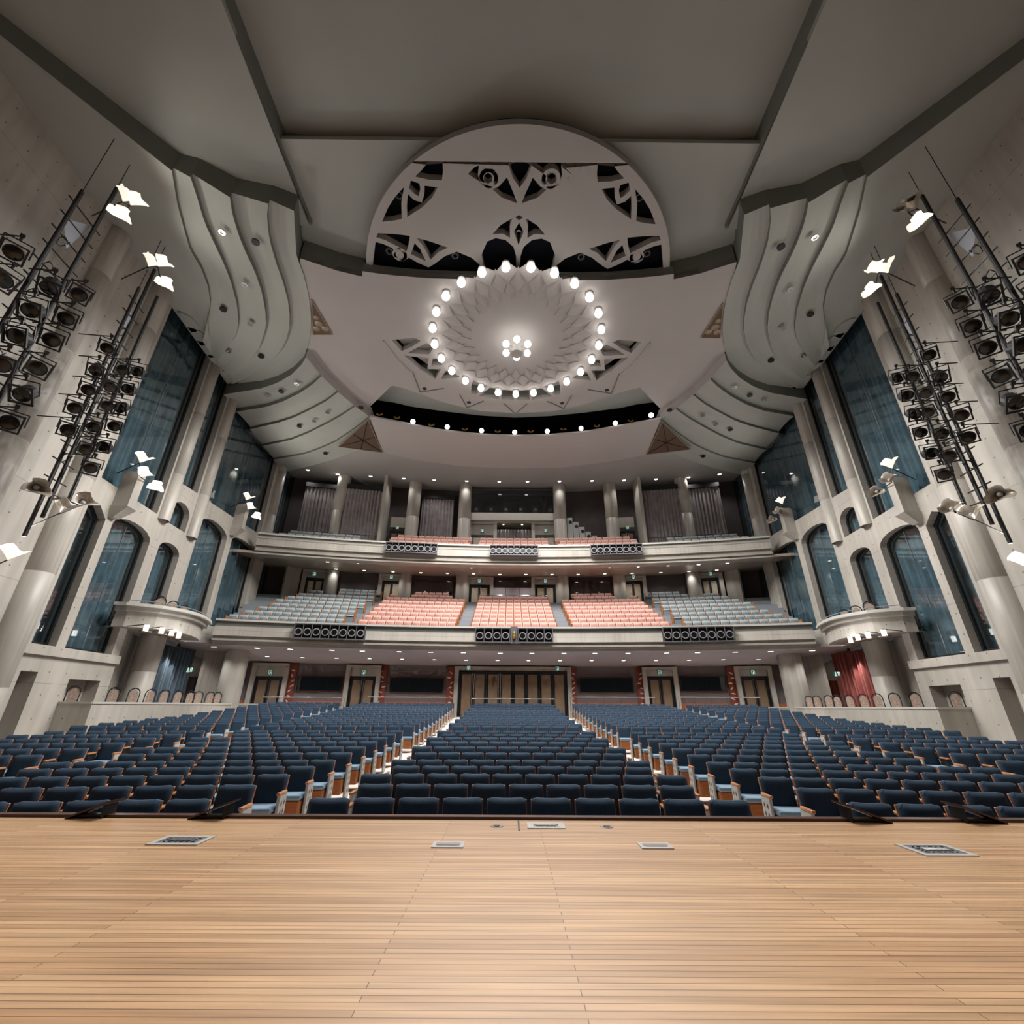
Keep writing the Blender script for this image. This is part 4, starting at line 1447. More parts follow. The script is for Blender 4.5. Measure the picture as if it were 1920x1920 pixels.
# raised fronts of that panel
for s in (-1, 1):
    a = [mx(p, s) for p in FL]
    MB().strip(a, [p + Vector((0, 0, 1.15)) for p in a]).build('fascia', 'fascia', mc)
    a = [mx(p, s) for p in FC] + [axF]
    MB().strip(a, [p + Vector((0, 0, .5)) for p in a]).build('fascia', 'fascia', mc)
    # applied chevrons with a small round vent
    for tri, hole in (([(1020, 600), (1080, 765), (1275, 735)], (1118, 737)), ([(1405, 785), (1465, 893), (1600, 838)], (1480, 850))):
        P = [mx(at_z(*c3([t_])[0], ZB - .02), s) for t_ in tri]
        for i in range(2):
            MB().tube(P[i], P[i + 1], .035, 4).build('chevron', 'fascia', mc)
        p = mx(at_z(*c3([hole])[0], ZB - .005), s)
        MB().lathe([(.001, 0), (.13, 0), (.13, .01)], p, 14).build('vent', 'black', mc)
    P = [mx(at_z(*c3([t_])[0], ZB - .02), s) for t_ in ((1765, 858), (1856, 940))]
    MB().tube(P[0], P[1], .035, 4).build('chevron', 'fascia', mc)
    arcp = [mx(at_z(*c3([t_])[0], ZB - .03), s) for t_ in ((780, 345), (830, 420), (900, 505), (960, 565), (1005, 600))]
    MB().path(arcp, .05, 4).build('rib', 'beige_ceiling', mc)
    # roundel triangles at the panel edge
    T = [mx(at_z(x, y, ZB - .05), s) for x, y in ((584, 562), (587, 627), (623, 627))]
    g = MB().poly(T, (0, 0, .03)).build('corner_grille', 'bronze')
    tag(g, 'small brown triangular ceiling grille with round bosses, ' + SIDE[s], 'ceiling grille')
    for x, y, r in ((592, 596, .13), (597, 608, .19), (593, 617, .17), (609, 617, .17), (606, 603, .0)):
        if r:
            p = mx(at_z(x, y, ZB - .05), s)
            MB().lathe([(.001, -.05), (r * .6, -.04), (r, 0)], p, 14).build('boss', 'bronze_light', g, smooth=True)
    for i in range(3):
        MB().tube(T[i], T[(i + 1) % 3], .03, 4).build('edge', 'bronze_light', g)
# front medallion with arabesque cut-outs
ZA = 18.3
def c1(pts):
    return [(540 + x / 4.364, 320 + y / 4.364) for x, y in pts]
a_holes = [c1([(1040, 48), (1090, 0), (1130, -50), (1265, -60), (1268, 20), (1258, 80), (1150, 74)]),
           c1([(1005, 80), (1075, 105), (1083, 150), (1070, 210), (1030, 187), (990, 145)]),
           c1([(1115, 123), (1225, 136), (1180, 220), (1100, 300), (975, 380), (970, 290), (980, 190), (1030, 240), (1095, 262), (1114, 200)]),
           c1([(950, 133), (927, 260), (930, 395), (850, 412), (770, 418), (820, 300), (880, 210)]),
           c1([(735, 512), (870, 518), (998, 533), (990, 600), (970, 660), (880, 612), (800, 570), (722, 545)]),
           c1([(715, 583), (780, 600), (850, 632), (880, 660), (862, 690), (890, 728), (940, 740), (990, 712), (1060, 752), (1150, 792), (1200, 762), (1280, 702), (1380, 662), (1500, 712), (1570, 770), (1560, 900), (1300, 900), (1000, 880), (700, 850), (692, 780)]),
           c1([(1052, 550), (1150, 575), (1310, 630), (1240, 660), (1167, 728), (1140, 680), (1100, 610)]),
           c1([(1035, 592), (1080, 640), (1128, 740), (1060, 710), (1005, 682), (1025, 630)]),
           c1([(1672, 520), (1740, 445), (1838, 387), (1815, 450), (1816, 550), (1760, 516)]),
           c1([(1582, 690), (1630, 580), (1700, 552), (1780, 567), (1845, 625), (1866, 700), (1868, 850), (1620, 870)]),
           [(640 + x / 3, 320 + y / 3) for x, y in ((852, 105), (890, 85), (932, 38), (968, 125), (990, 184), (900, 150))],
           [(640 + x / 3, 320 + y / 3) for x, y in ((712, 18), (750, -20), (775, -30), (768, 20), (780, 62), (800, 88), (812, 92))],
           [(640 + x / 3, 320 + y / 3) for x, y in ((800, 30), (825, 10), (850, 30), (850, 60), (825, 75), (803, 60))]]
cen_h = [[(640 + x / 3, 320 + y / 3) for x, y in ((997, 96), (965, 40), (940, -30), (997, -60))],
         c1([(1884, 363), (1858, 382), (1884, 408)]), c1([(1884, 425), (1848, 500), (1884, 608)])]
cyA, RA = 15.2, 6.72
disc = [Vector((RA * math.sin(t), cyA - RA * math.cos(t), ZA)) for t in [2 * PI * i / 96 for i in range(96)]]
H = []
for h in a_holes:
    q = halfpoly(h, ZA)
    H.append(q)
    H.append([Vector((-p.x, p.y, p.z)) for p in reversed(q)])
for h in cen_h:
    q = halfpoly(h, ZA)
    q = [Vector((min(p.x, -.0), p.y, p.z)) for p in q]
    q[0].x = 0
    q[-1].x = 0
    H.append(q + [Vector((-p.x, p.y, p.z)) for p in reversed(q[1:-1])])
ycut = at_z(967, 284, ZA).y
tc_ = math.acos((cyA - ycut) / RA)
back_ = [Vector((RA * math.sin(t), cyA - RA * math.cos(t), ZA)) for t in [tc_ + (2 * PI - 2 * tc_) * i / 96 for i in range(97)]]
tf_ = math.acos((cyA - at_z(967, 304, ZA).y) / RA)
front_ = [Vector((RA * math.sin(t), cyA - RA * math.cos(t), ZA)) for t in [-tf_ + 2 * tf_ * i / 24 for i in range(25)]]
md = MB().poly(back_, (0, 0, .32), H).build('ceiling_medallion', 'beige_ceiling', recalc=True)
MB().poly(front_, (0, 0, .32)).build('front_segment', 'beige_ceiling', md, recalc=True)
struct(md, 'round beige ceiling disc with arabesque cut-outs above the stage end')
sh_ = MB().poly([Vector((p.x * .985, cyA + (p.y - cyA) * .985, ZA + .55)) for p in disc], (0, 0, .03))
sh_.strip([Vector((p.x * .985, cyA + (p.y - cyA) * .985, ZA + .3)) for p in disc + disc[:1]], [Vector((p.x * .985, cyA + (p.y - cyA) * .985, ZA + .56)) for p in disc + disc[:1]])
sh_.build('shade_backing', 'void', md)  # black sheet put in close above the disc so its cut-outs look unlit
for s in (-1, 1):
    p = mx(at_z(*c1([(915, 688)])[0], ZA), s)
    MB().lathe([(.17, 0), (.30, 0), (.30, .32), (.17, .32), (.17, 0)], p, 24).build('curl', 'beige_ceiling', md)
    p = mx(at_z(*c1([(1642, 62)])[0], ZA), s)
    MB().lathe([(.2, 0), (.34, 0), (.34, .32), (.2, .32), (.2, 0)], p, 24).build('curl', 'beige_ceiling', md)
# rings and stay wires seen in the openings
for s in (-1, 1):
    for x, y in ((831, 655), (1110, 690), (1368, 692), (910, 195)):
        p = mx(at_z(*c1([(x, y)])[0], ZA + .4), s)
        MB().lathe([(.10, -.06), (.15, -.06), (.15, .06), (.10, .06), (.10, -.06)], p, 16).build('can_ring', 'metal_grey', md)
p = at_z(968, 435.5, ZA + .4)
MB().lathe([(.08, -.06), (.14, -.06), (.14, .06), (.08, .06), (.08, -.06)], (0, p.y, p.z), 16).build('can_ring', 'steel', md)
# higher ceiling towards the stage
struct(MB().poly([(-9.7, 9.3, 18.95), (9.7, 9.3, 18.95), (9.9, 15.5, 18.95), (-9.9, 15.5, 18.95)], (0, 0, .2)).build('ceiling_front', 'green_ceiling'), 'green-grey ceiling panel behind the round disc')
arcf = [Vector((x, 9.4 + .5 * math.cos(x * .18), 18.95)) for x in [-8.3 + 16.6 * i / 24 for i in range(25)]]
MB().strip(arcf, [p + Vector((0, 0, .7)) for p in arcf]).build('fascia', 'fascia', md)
struct(MB().poly([(-8.4, 1, 19.6), (8.4, 1, 19.6), (8.4, 10.2, 19.6), (-8.4, 10.2, 19.6)], (0, 0, .2)).build('ceiling_stage', 'green_ceiling'), 'green-grey ceiling nearest the stage opening')
# side clouds: terraced strips
ridge = [
    [(551, 395), (553, 430), (556, 482), (569, 514), (578, 551), (583, 587), (583, 618), (578, 647), (570, 670), (551, 691), (524, 708), (491, 721), (457, 733)],
    [(503, 382), (500, 407), (505, 449), (517, 491), (531, 530), (540, 564), (543, 591), (543, 612), (537, 637), (528, 654), (517, 668), (490, 690), (455, 712), (438, 719)],
    [(431, 370), (435, 399), (446, 437), (460, 472), (477, 507), (490, 545), (497, 578), (499, 610), (493, 633), (485, 654), (468, 674), (440, 695), (424, 704)],
    [(357, 332), (369, 368), (383, 416), (400, 453), (419, 493), (433, 528), (444, 570), (447, 600), (446, 612), (443, 625), (432, 645), (415, 667), (405, 680)],
    [(322, 320), (332, 380), (345, 430), (356, 468), (377, 503), (390, 537), (394, 566), (392, 585), (388, 605), (384, 625), (380, 640)]]
zlow = [17.80, 17.66, 17.60, 17.62, 17.72]
zhigh = [17.88, 17.86, 17.82, 17.88, 18.05]
N = 30
for s in (-1, 1):
    cl = bpy.data.objects.new('ceiling_cloud', None)
    COL.objects.link(cl)
    struct(cl, 'terraced green-grey ceiling cloud with flowing ridges, ' + SIDE[s])
    Q = [resample([at_z(x, y, zlow[i]) for x, y in r], N) for i, r in enumerate(ridge)]
    # let the first points run on towards the stage so that nothing ends inside the frame
    wl = [wp(5.5 + 17.2 * k / (N - 1), 18.12, -.02) for k in range(N)]
    Q4 = Q[4]
    Q.append(wl)
    for i in range(5):
        A = Q[i]
        B = [Vector((p.x, p.y, zhigh[i])) for p in Q[i + 1]]
        mb = MB()
        prev = A
        for j in range(1, 9):             # gently curved across
            t_ = j / 8
            cur = [a.lerp(b, t_) + Vector((0, 0, .10 * math.sin(PI * t_))) for a, b in zip(A, B)]
            mb.strip(prev, cur)
            prev = cur
        if s > 0:
            mb.mirror()
        mb.build('strip', 'green_ceiling', cl, smooth=True)
        if i < 4:
            mb = MB().strip(B, Q[i + 1])
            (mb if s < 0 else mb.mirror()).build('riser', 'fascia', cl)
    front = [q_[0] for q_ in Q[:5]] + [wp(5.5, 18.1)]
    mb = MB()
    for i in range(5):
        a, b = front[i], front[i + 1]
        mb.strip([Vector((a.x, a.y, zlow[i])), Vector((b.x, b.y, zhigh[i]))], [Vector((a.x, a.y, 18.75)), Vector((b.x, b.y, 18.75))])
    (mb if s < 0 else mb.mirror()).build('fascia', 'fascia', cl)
    e = Q[0][:8]
    mb = MB().strip(e, [Vector((p.x, p.y, 19.1)) for p in e])
    (mb if s < 0 else mb.mirror()).build('fascia', 'fascia', cl)
    mb = MB().poly([(-8.2, 1, 18.7), (-16.5, 1, 18.7), (-16.5, 12.2, 18.7), (-8.5, 12.2, 18.7)], (0, 0, .2))
    struct((mb if s < 0 else mb.mirror()).build('ceiling_corner', 'green_ceiling'), 'raised green-grey ceiling corner beside the stage opening, ' + SIDE[s])
    mb = MB().strip([Vector((-8.3, 1, 18.7)), Vector((-8.4, 12.2, 18.7))], [Vector((-8.3, 1, 19.8)), Vector((-8.4, 12.2, 19.8))])
    (mb if s < 0 else mb.mirror()).build('fascia', 'fascia', cl)
    # rear terraces
    terr = [[(455, 734), (487, 729), (520, 718), (547, 702), (566, 683), (574, 669)],
            [(468, 768), (499, 763), (532, 752), (562, 737), (587, 720), (603, 705)],
            [(490, 800), (520, 793), (551, 783), (582, 768), (612, 752), (634, 735)],
            [(512, 832), (545, 825), (578, 812), (612, 795), (641, 779), (666, 762)],
            [(535, 858), (570, 852), (601, 841), (628, 829), (660, 808), (694, 782)],
            [(556, 882), (587, 875), (632, 862), (666, 849), (700, 845), (716, 850)]]
    ct = bpy.data.objects.new('ceiling_terrace', None)
    COL.objects.link(ct)
    struct(ct, 'stepped green-grey rear ceiling terraces above the side windows, ' + SIDE[s])
    TL = 17.30
    Qt = [resample([at_z(x, y, TL) for x, y in r], 16) for r in terr]
    for i, q_ in enumerate(Qt):      # carry each ridge out to the wall
        d = q_[0] - q_[1]
        d.normalize()
        k = (wallx(q_[0].y) - .1 - q_[0].x) / min(d.x, -.3)
        Qt[i] = [q_[0] + d * max(k, .2)] + q_
    zh = [17.55, 17.48, 17.48, 17.45, 17.42]
    for i in range(5):
        A = Qt[i]
        B = [Vector((p.x, p.y, zh[i])) for p in Qt[i + 1]]
        mb = MB()
        prev = A
        for j in range(1, 7):
            t_ = j / 6
            cur = [a.lerp(b, t_) + Vector((0, 0, .06 * math.sin(PI * t_))) for a, b in zip(A, B)]
            mb.strip(prev, cur)
            prev = cur
        (mb if s < 0 else mb.mirror()).build('strip', 'green_ceiling', ct, smooth=True)
        mb = MB().strip(A, [Vector((p.x, p.y, 17.95 if i == 0 else zh[i - 1])) for p in A])
        (mb if s < 0 else mb.mirror()).build('riser', 'fascia', ct)
    inn = [q_[-1] for q_ in Qt]
    mb = MB().strip(inn, [Vector((p.x, p.y, 18.0)) for p in inn])
    (mb if s < 0 else mb.mirror()).build('inner_fascia', 'rose_ceiling', ct)
    # scalloped shells where the terraces meet the windows
    for i, yy in enumerate((16.6, 17.5, 18.4, 19.4, 20.6, 21.7, 23.6, 25.4, 27.2, 29.0)):
        za = 18.15 if i < 6 else 17.75
        r = .62 if i < 6 else .8
        P = [wp(yy + r * math.cos(PI * k / 8), za - .05, .12 + .95 * r * math.sin(PI * k / 8)) for k in range(9)]
        mb = MB().poly(P, (0, 0, -.14))
        (mb if s < 0 else mb.mirror()).build('scallop', 'green_ceiling', ct)
    # small down-light rings and vents dotted over the cloud
    for (x, y, z, k) in ((416, 436, 17.6, 0), (479, 455, 17.65, 1), (458, 534, 17.62, 0), (418, 581, 17.7, 1), (469, 608, 17.6, 0), (428, 659, 17.7, 0), (489, 669, 17.75, 1),
                         (556, 720, 17.3, 0), (527, 735, 17.3, 1), (500, 743, 17.3, 0), (614, 774, 17.3, 0), (589, 790, 17.3, 0), (561, 800, 17.3, 1), (610, 851, 17.3, 1), (677, 765, 17.35, 1)):
        p = mx(at_z(x, y, z - .03), s)
        if k == 0:
            MB().lathe([(.07, 0), (.13, 0), (.13, .05), (.07, .05), (.07, 0)], p, 16).lathe([(.001, .03), (.07, .03)], p, 12).build('spot_ring', 'steel', cl)
        else:
            MB().lathe([(.001, .0), (.15, .0), (.15, .06)], p, 16).build('vent', 'black', cl)
# slot panel, rear band and rear ceiling
pts = [(709, 747), (740, 755), (769, 762), (838, 772), (900, 779)]
q = halfpoly(pts, 18.9)
qq = both([Vector((-9.6, 20.5, 18.9))] + [Vector((p.x - .9 if i == 0 else p.x, p.y, p.z)) for i, p in enumerate(q)] + [Vector((0, at_z(967, 783, 18.9).y, 18.9))])
struct(MB().poly(uniq(qq), (0, 0, .1)).build('ceiling_slot', 'green_ceiling'), 'green-grey panel above the lamp slot')
ZC = 17.2
cf = halfpoly([(693, 780), (715, 785), (760, 794), (830, 807.5), (900, 815)], ZC) + [Vector((0, at_z(967, 817.5, ZC).y, ZC))]
cb = [Vector((0, at_z(967, 878, ZC).y, ZC))] + list(reversed(halfpoly([(717, 849), (760, 858), (800, 865), (870, 875)], ZC)))
full = uniq([Vector(p) for p in cf] + [Vector(p) for p in cb])
fullR = [Vector((-p.x, p.y, p.z)) for p in cb[1:]][::-1]
outl = [Vector((-p.x, p.y, p.z)) for p in reversed(cf[:-1])]
poly = cf + outl + [Vector((-p.x, p.y, p.z)) for p in reversed(cb[1:])] + cb
bandm = struct(MB().poly(uniq(poly), (0, 0, .1)).build('ceiling_band', 'beige_ceiling', recalc=True), 'curved beige ceiling band behind the lamp slot')
for s in (-1, 1):
    T = [mx(at_z(x, y, ZC - .03), s) for x, y in ((690, 787), (717, 848), (635, 837))]
    g = MB().poly(T, (0, 0, .05)).build('ceiling_grille', 'bronze')
    tag(g, 'large bronze triangular ceiling grille beside the rear band, ' + SIDE[s], 'ceiling grille')
    cc = sum(T, Vector()) / 3 + Vector((0, 0, -.03))
    for i in range(3):
        MB().tube(T[i], T[(i + 1) % 3], .04, 4).build('edge', 'bronze_light', g)
        MB().tube(T[i], cc, .02, 4).build('vein', 'black', g)
        MB().tube((T[i] + T[(i + 1) % 3]) / 2, cc, .02, 4).build('vein', 'black', g)
def zD(R):
    return 17.55 + (R - 62) * (18.35 - 17.55) / 8
MB_ = MB().sweep([(0, zD(61.9)), (8.4, zD(70.3)), (8.4, zD(70.3) + .2), (0, zD(61.9) + .2)], 61.9, -.295, .295, 48)
struct(MB_.build('ceiling_rear', 'beige_ceiling'), 'rear ceiling above the upper balcony')

# ------------------------------------------------------------------ ring of lamps, scales and central cluster
RCY, RR = 17.26, 4.15
for k in range(25):
    a = 2 * PI * k / 25
    p = Vector((RR * math.sin(a), RCY + RR * math.cos(a), ZB))
    t = thing('ring_lamp', 'round bare lamp in the ceiling ring', 'lamp', p, -a, 'lamps of the ceiling ring')
    t['label'] = 'bright bare lamp of the ceiling ring, %s clockwise from the rear as seen from below' % (ORD + ['twenty-fifth'])[k]
    MB().lathe([(.001, -.02), (.16, -.02), (.17, -.10), (.10, -.14), (.001, -.14)], (0, 0, .02), 16).build('socket', 'white_metal', t)
    MB().sphere((0, 0, -.28), .18, 14, 9).build('bulb', 'bulb', t, smooth=True)
    lamp(t, (0, 0, -.5), P_RING, 'SPOT', .14, WARM, (0, 0, -1), 168, .5)
sc = bpy.data.objects.new('ceiling_rosette', None)
COL.objects.link(sc)
sc.location = (0, RCY, ZB)
struct(sc, 'ring of overlapping kite-shaped scales inside the lamp ring')
for ring, (rt_, rm, ro, w, drop) in enumerate(((.555, .70, .86, .098, .06), (.66, .80, .95, .118, .08), (.80, .92, 1.03, .128, .10))):
    for k in range(25):
        a = 2 * PI * (k + (.5 if ring % 2 else 0)) / 25
        def P(r, da, z):
            return Vector((RR * r * math.sin(a + da), RR * r * math.cos(a + da), z))
        q = [P(rt_, 0, -.02 - drop), P(rm, w, -.01), P(ro, 0, -.005), P(rm, -w, -.01)]
        top = [Vector((v.x, v.y, .01)) for v in q]
        MB().add(q + top, [(0, 1, 2, 3), (0, 1, 5, 4), (1, 2, 6, 5), (2, 3, 7, 6), (3, 0, 4, 7)]).build('scale', 'beige_ceiling', sc)
p = at_z(966, 655, 17.2)
t = thing('centre_lamp', 'cluster of bright globes around a steel drum hanging at the ceiling centre', 'lamp', (0, p.y, ZB))
MB().tube((0, 0, -.005), (0, 0, -.5), .04, 8).build('stem', 'steel', t)
MB().lathe([(.001, -.45), (.20, -.45), (.22, -.9), (.30, -.95), (.001, -.97)], (0, 0, 0), 20).build('drum', 'white_metal', t)
for k in range(6):
    a = 2 * PI * k / 6 + PI / 6
    MB().tube((.2 * math.cos(a), .2 * math.sin(a), -.6), (.55 * math.cos(a), .55 * math.sin(a), -.6), .02, 6).build('arm', 'steel', t)
    MB().sphere((.62 * math.cos(a), .62 * math.sin(a), -.6), .17, 14, 9).build('globe', 'bulb', t, smooth=True)
lamp(t, (0, 0, -1.1), P_CENTRE * 3, 'SPOT', .3, WARM, (0, 0, -1), 168, .5)
# slot lamps and gilt butterflies on the lip of the rear band
for i, (x, y) in enumerate(((775, 793), (839, 803), (903, 810), (965, 813), (1026, 811), (1089, 806), (1153, 796), (1220, 781))):
    p = at_z(x, y, ZC + .02) + Vector((0, -.12, 0))
    t = thing('slot_lamp', 'bright lamp on the lip of the dark ceiling slot, %s from the blue-curtained end' % ORD[i], 'lamp', p, 0, 'lamps along the ceiling slot')
    MB().sphere((0, 0, .02), .15, 14, 9).build('bulb', 'bulb', t, smooth=True)
    MB().tube((0, .08, .02), (0, .5, .09), .035, 8).build('holder', 'metal_dark', t)
    lamp(t, (0, -.3, -.2), P_SLOT, 'SPOT', .12, WARM, (0, -.3, -1), 160, .5)
for i, (x, y) in enumerate(((710, 775), (743, 781), (808, 795), (871, 803), (933, 807), (995, 807), (1057, 803), (1120, 797), (1184, 787))):
    p = at_z(x, y + 2, ZC + .1) + Vector((0, .12, .0))
    t = thing('gilt_butterfly', 'small gilt butterfly ornament on the ceiling slot lip, %s from the blue-curtained end' % ORD[i], 'ornament', p, 0, 'gilt butterflies along the ceiling slot')
    for sg in (-1, 1):
        MB().poly([(0, 0, .03), (sg * .16, .02, .23), (sg * .20, .02, .09), (sg * .05, .0, .01)], (0, .02, 0)).build('wing', 'gold', t)
    MB().tube((0, 0, 0), (0, 0, .1), .025, 6).build('body', 'gold', t)
# ------------------------------------------------------------------ recessed down-lights
def on_soffit(x, y, zfun, z0):
    z = z0
    for _ in range(25):
        p = at_z(x, y, z)
        z = .5 * z + .5 * zfun(math.hypot(p.x, p.y - YC))
    return at_z(x, y, z)
def downlight(p, power, lab, group, r=.11, cone=130, col=WARM, up=0):
    t = thing('downlight', lab, 'downlight', p, 0, group)
    MB().lathe([(r, .0), (r * 1.25, -.012), (r * 1.25, .02)], (0, 0, 0), 16).build('trim_ring', 'white_metal', t)
    MB().lathe([(.001, .0), (r, .0), (r, .01)], (0, 0, -.006), 16).build('lens', 'bulb', t)
    lamp(t, (0, 0, -.08), power, 'SPOT', .08, col, (0, 0, -1), cone, .8)
    return t
zlow_s = lambda R: 3.86 + (R - R2 - .28) * (3.43 - 3.86) / (RW1 - R2 + .02)
row1 = [(433, 1229), (501, 1231), (567, 1233), (631, 1234), (693, 1235), (754, 1236), (814, 1237), (874, 1238), (933, 1238.3), (991, 1238.6), (1050, 1238.6), (1109, 1238.5), (1169, 1238.5), (1230, 1238.4), (1292, 1237.7), (1356, 1237), (1422, 1236.6), (1489, 1236)]
for i, (x, y) in enumerate(row1):
    downlight(on_soffit(x, y, zlow_s, 3.6), P_LOW, 'round downlight in the stalls ceiling row, %s from the blue-curtained side' % ORD[i], 'downlights in the ceiling over the rear stalls', .12)
row0 = [(402, 1209), (483, 1211), (545, 1213), (623, 1215), (680, 1216.5), (749, 1217.5), (808, 1218.5), (869, 1219.5), (938, 1220), (997, 1220.5), (1057, 1220.5), (1115, 1220.5), (1177, 1220.3), (1249, 1219.8), (1307, 1219.3), (1378, 1218.5), (1444, 1217.5), (1522, 1216.5)]
for i, (x, y) in enumerate(row0):
    a = on_arc(x, y, R2 + 1.5)
    p = Vector((a.x, a.y, zlow_s(R2 + 1.5)))
    downlight(p, P_LOW * .8, 'downlight close behind the lower balcony lip, %s from the blue-curtained side' % ORD[i], 'downlights behind the lower balcony lip', .14)
zmid_s = lambda R: 9.88 + (R - R3 - .2) * (10.36 - 9.88) / (RW2 - R3 + .1)
rowA = [(614, 1053.5), (671, 1056), (726, 1058), (780, 1060.5), (833, 1062), (884, 1064), (936, 1064.3), (987, 1064.6), (1038, 1064.6), (1091, 1064), (1143, 1063.6), (1197, 1062.3), (1253, 1060.6), (1310, 1058.6), (1364, 1055.7)]
rowB = [(630, 1067), (683, 1069.6), (737, 1072), (789, 1074), (839, 1075), (888, 1076), (937, 1077), (986, 1077), (1035, 1077), (1084, 1077), (1134, 1076), (1185, 1075), (1239, 1073.6), (1292, 1071.6), (1344, 1069)]
for nm, rw in (('front', rowA), ('rear', rowB)):
    for i, (x, y) in enumerate(rw):
        downlight(on_soffit(x, y, zmid_s, 10.0), P_MID, 'downlight in the warm ceiling under the upper balcony, %s row, %s from the blue-curtained side' % (nm, ORD[i]), 'downlights under the upper balcony', .11)
rowU = [(577, 881), (633, 889), (695, 893), (757, 897), (814, 900), (875, 902), (936, 903), (989, 903), (1049, 902.5), (1110, 901.5), (1170, 900.5), (1230, 898.5), (1291, 895), (1349, 889)]
for i, (x, y) in enumerate(rowU):
    downlight(on_soffit(x, y, zD, 17.8), P_UPPER, 'bright downlight in the rear ceiling over the upper balcony, %s from the blue-curtained side' % ORD[i], 'downlights over the upper balcony', .13)
for i, (x, y) in enumerate(((902, 984), (944, 984.5), (979, 984.5), (1022, 985))):
    zz = on_arc(960, 977, RU - .6).z - .13
    p = on_arc(x, y, RU - .15)
    downlight(Vector((p.x, p.y, zz)), 25, 'small downlight under the projection room, %s from the blue-curtained side' % ORD[i], 'downlights under the projection room', .08)

# ------------------------------------------------------------------ lighting ladders, stage spotlights and petal lamps
def vfin(s, p):
    return mx(p, s)
SPOTS = []
def spotlight(p, aim, lab, group, sc_=1.0):
    d = (Vector(aim) - Vector(p)).normalized()
    t = thing('stage_spotlight', lab, 'spotlight', p, 0, group)
    t.rotation_mode = 'QUATERNION'
    t.rotation_quaternion = d.to_track_quat('Z', 'Y')
    t.scale = (sc_,) * 3
    for nm, me in SPOT.items():
        link(nm, me, t)
    SPOTS.append(t)
    return t
bd = MB().tube((0, 0, -.22), (0, 0, .16), .19, 14)
fr = MB()
for q in ((-.24, .24, -.24, -.2), (-.24, .24, .2, .24), (-.24, -.2, -.2, .2), (.2, .24, -.2, .2)):
    fr.box(((q[0] + q[1]) / 2, (q[2] + q[3]) / 2, .18), (q[1] - q[0], q[3] - q[2], .06))
fr.tube((0, 0, .15), (0, 0, .2), .235, 14, caps=False)
yk = MB().path([(-.27, 0, 0), (-.27, .34, -.05), (.27, .34, -.05), (.27, 0, 0)], .016, 6)
cl_ = MB().tube((0, .34, -.05), (0, .46, -.05), .03, 6).box((0, .48, -.05), (.09, .09, .07))
SPOT = {'body': bd.mesh('body', 'metal_dark'), 'front_frame': fr.mesh('front_frame', 'metal_dark'), 'yoke': yk.mesh('yoke', 'metal_dark'),
        'lens': MB().lathe([(.001, .03), (.1, .022), (.175, .0)], (0, 0, .155), 16).mesh('lens', 'lens', True), 'clamp': cl_.mesh('clamp', 'metal_dark')}
T1 = [(26, 474), (95, 537), (147, 553), (62, 582), (125, 597), (3, 523), (37, 632), (98, 637), (69, 690), (47, 738), (17, 794), (6, 683)]
T2 = [(201, 653), (181, 693), (229, 694), (258, 697), (166, 731), (205, 724), (242, 730), (141, 765), (201, 761), (227, 764), (127, 807), (177, 800), (215, 799), (161, 842), (196, 838), (171, 877)]
def petal(seed, w=.27, h=.36):
    """folded petal shade: a cone whose rim waves and curls"""
    rnd = random.Random(seed)
    n = 18
    vs = [(0, 0, 0)]
    fs = []
    for j, (rf, hf) in enumerate(((.35, .35), (.75, .75), (1.0, 1.0), (1.12, 1.02))):
        for i in range(n):
            a = 2 * PI * i / n
            wv = 1 + .22 * math.sin(3 * a + seed) * rf + .08 * math.sin(7 * a + seed * 2) * rf
            vs.append((w * rf * wv * math.cos(a), w * rf * wv * .72 * math.sin(a), h * hf * (1 + .22 * math.cos(3 * a + seed) * rf)))
    for i in range(n):
        fs.append((0, 1 + (i + 1) % n, 1 + i))
        for j in range(3):
            b = 1 + j * n
            fs.append((b + i, b + (i + 1) % n, b + n + (i + 1) % n, b + n + i))
    return MB().add(vs, fs)
PM = {(sd_, m): petal(sd_).mesh('petal', m, True) for sd_ in (1, 2, 3) for m in ('petal_lit', 'petal_dull')}
def petal_lamp(pts, lits, lab, s, power):
    """pts: 3-d points of the shades"""
    base = pts[0]
    t = thing('petal_lamp', lab, 'lamp', base)
    for i, p in enumerate(pts):
        q = p - base
        sh = link('petal', PM[(1 + i % 3, 'petal_lit' if lits[i] else 'petal_dull')], t)
        sh.location = q
        dirn = Vector((-s * .55, -.35, .75 - .45 * (i % 3)))
        sh.rotation_mode = 'QUATERNION'
        sh.rotation_quaternion = dirn.to_track_quat('Z', 'Y')
        MB().sphere(q + dirn.normalized() * .16, .075, 10, 7).build('bulb', 'bulb' if lits[i] else 'white_metal', t, smooth=True)
        if lits[i]:
            lamp(t, q + dirn.normalized() * .62, power, 'SPOT', .12, (1, .93, .84), (-s * 1.0, .3, .75), 130, .8)
    MB().path([Vector((0, 0, -.02))] + [p - base for p in pts[1:]] , .02, 6).build('stem', 'metal_dark', t)
    MB().tube((0, 0, 0), (s * 1.0, .2, -.4), .02, 6).build('arm', 'metal_dark', t)
    return t
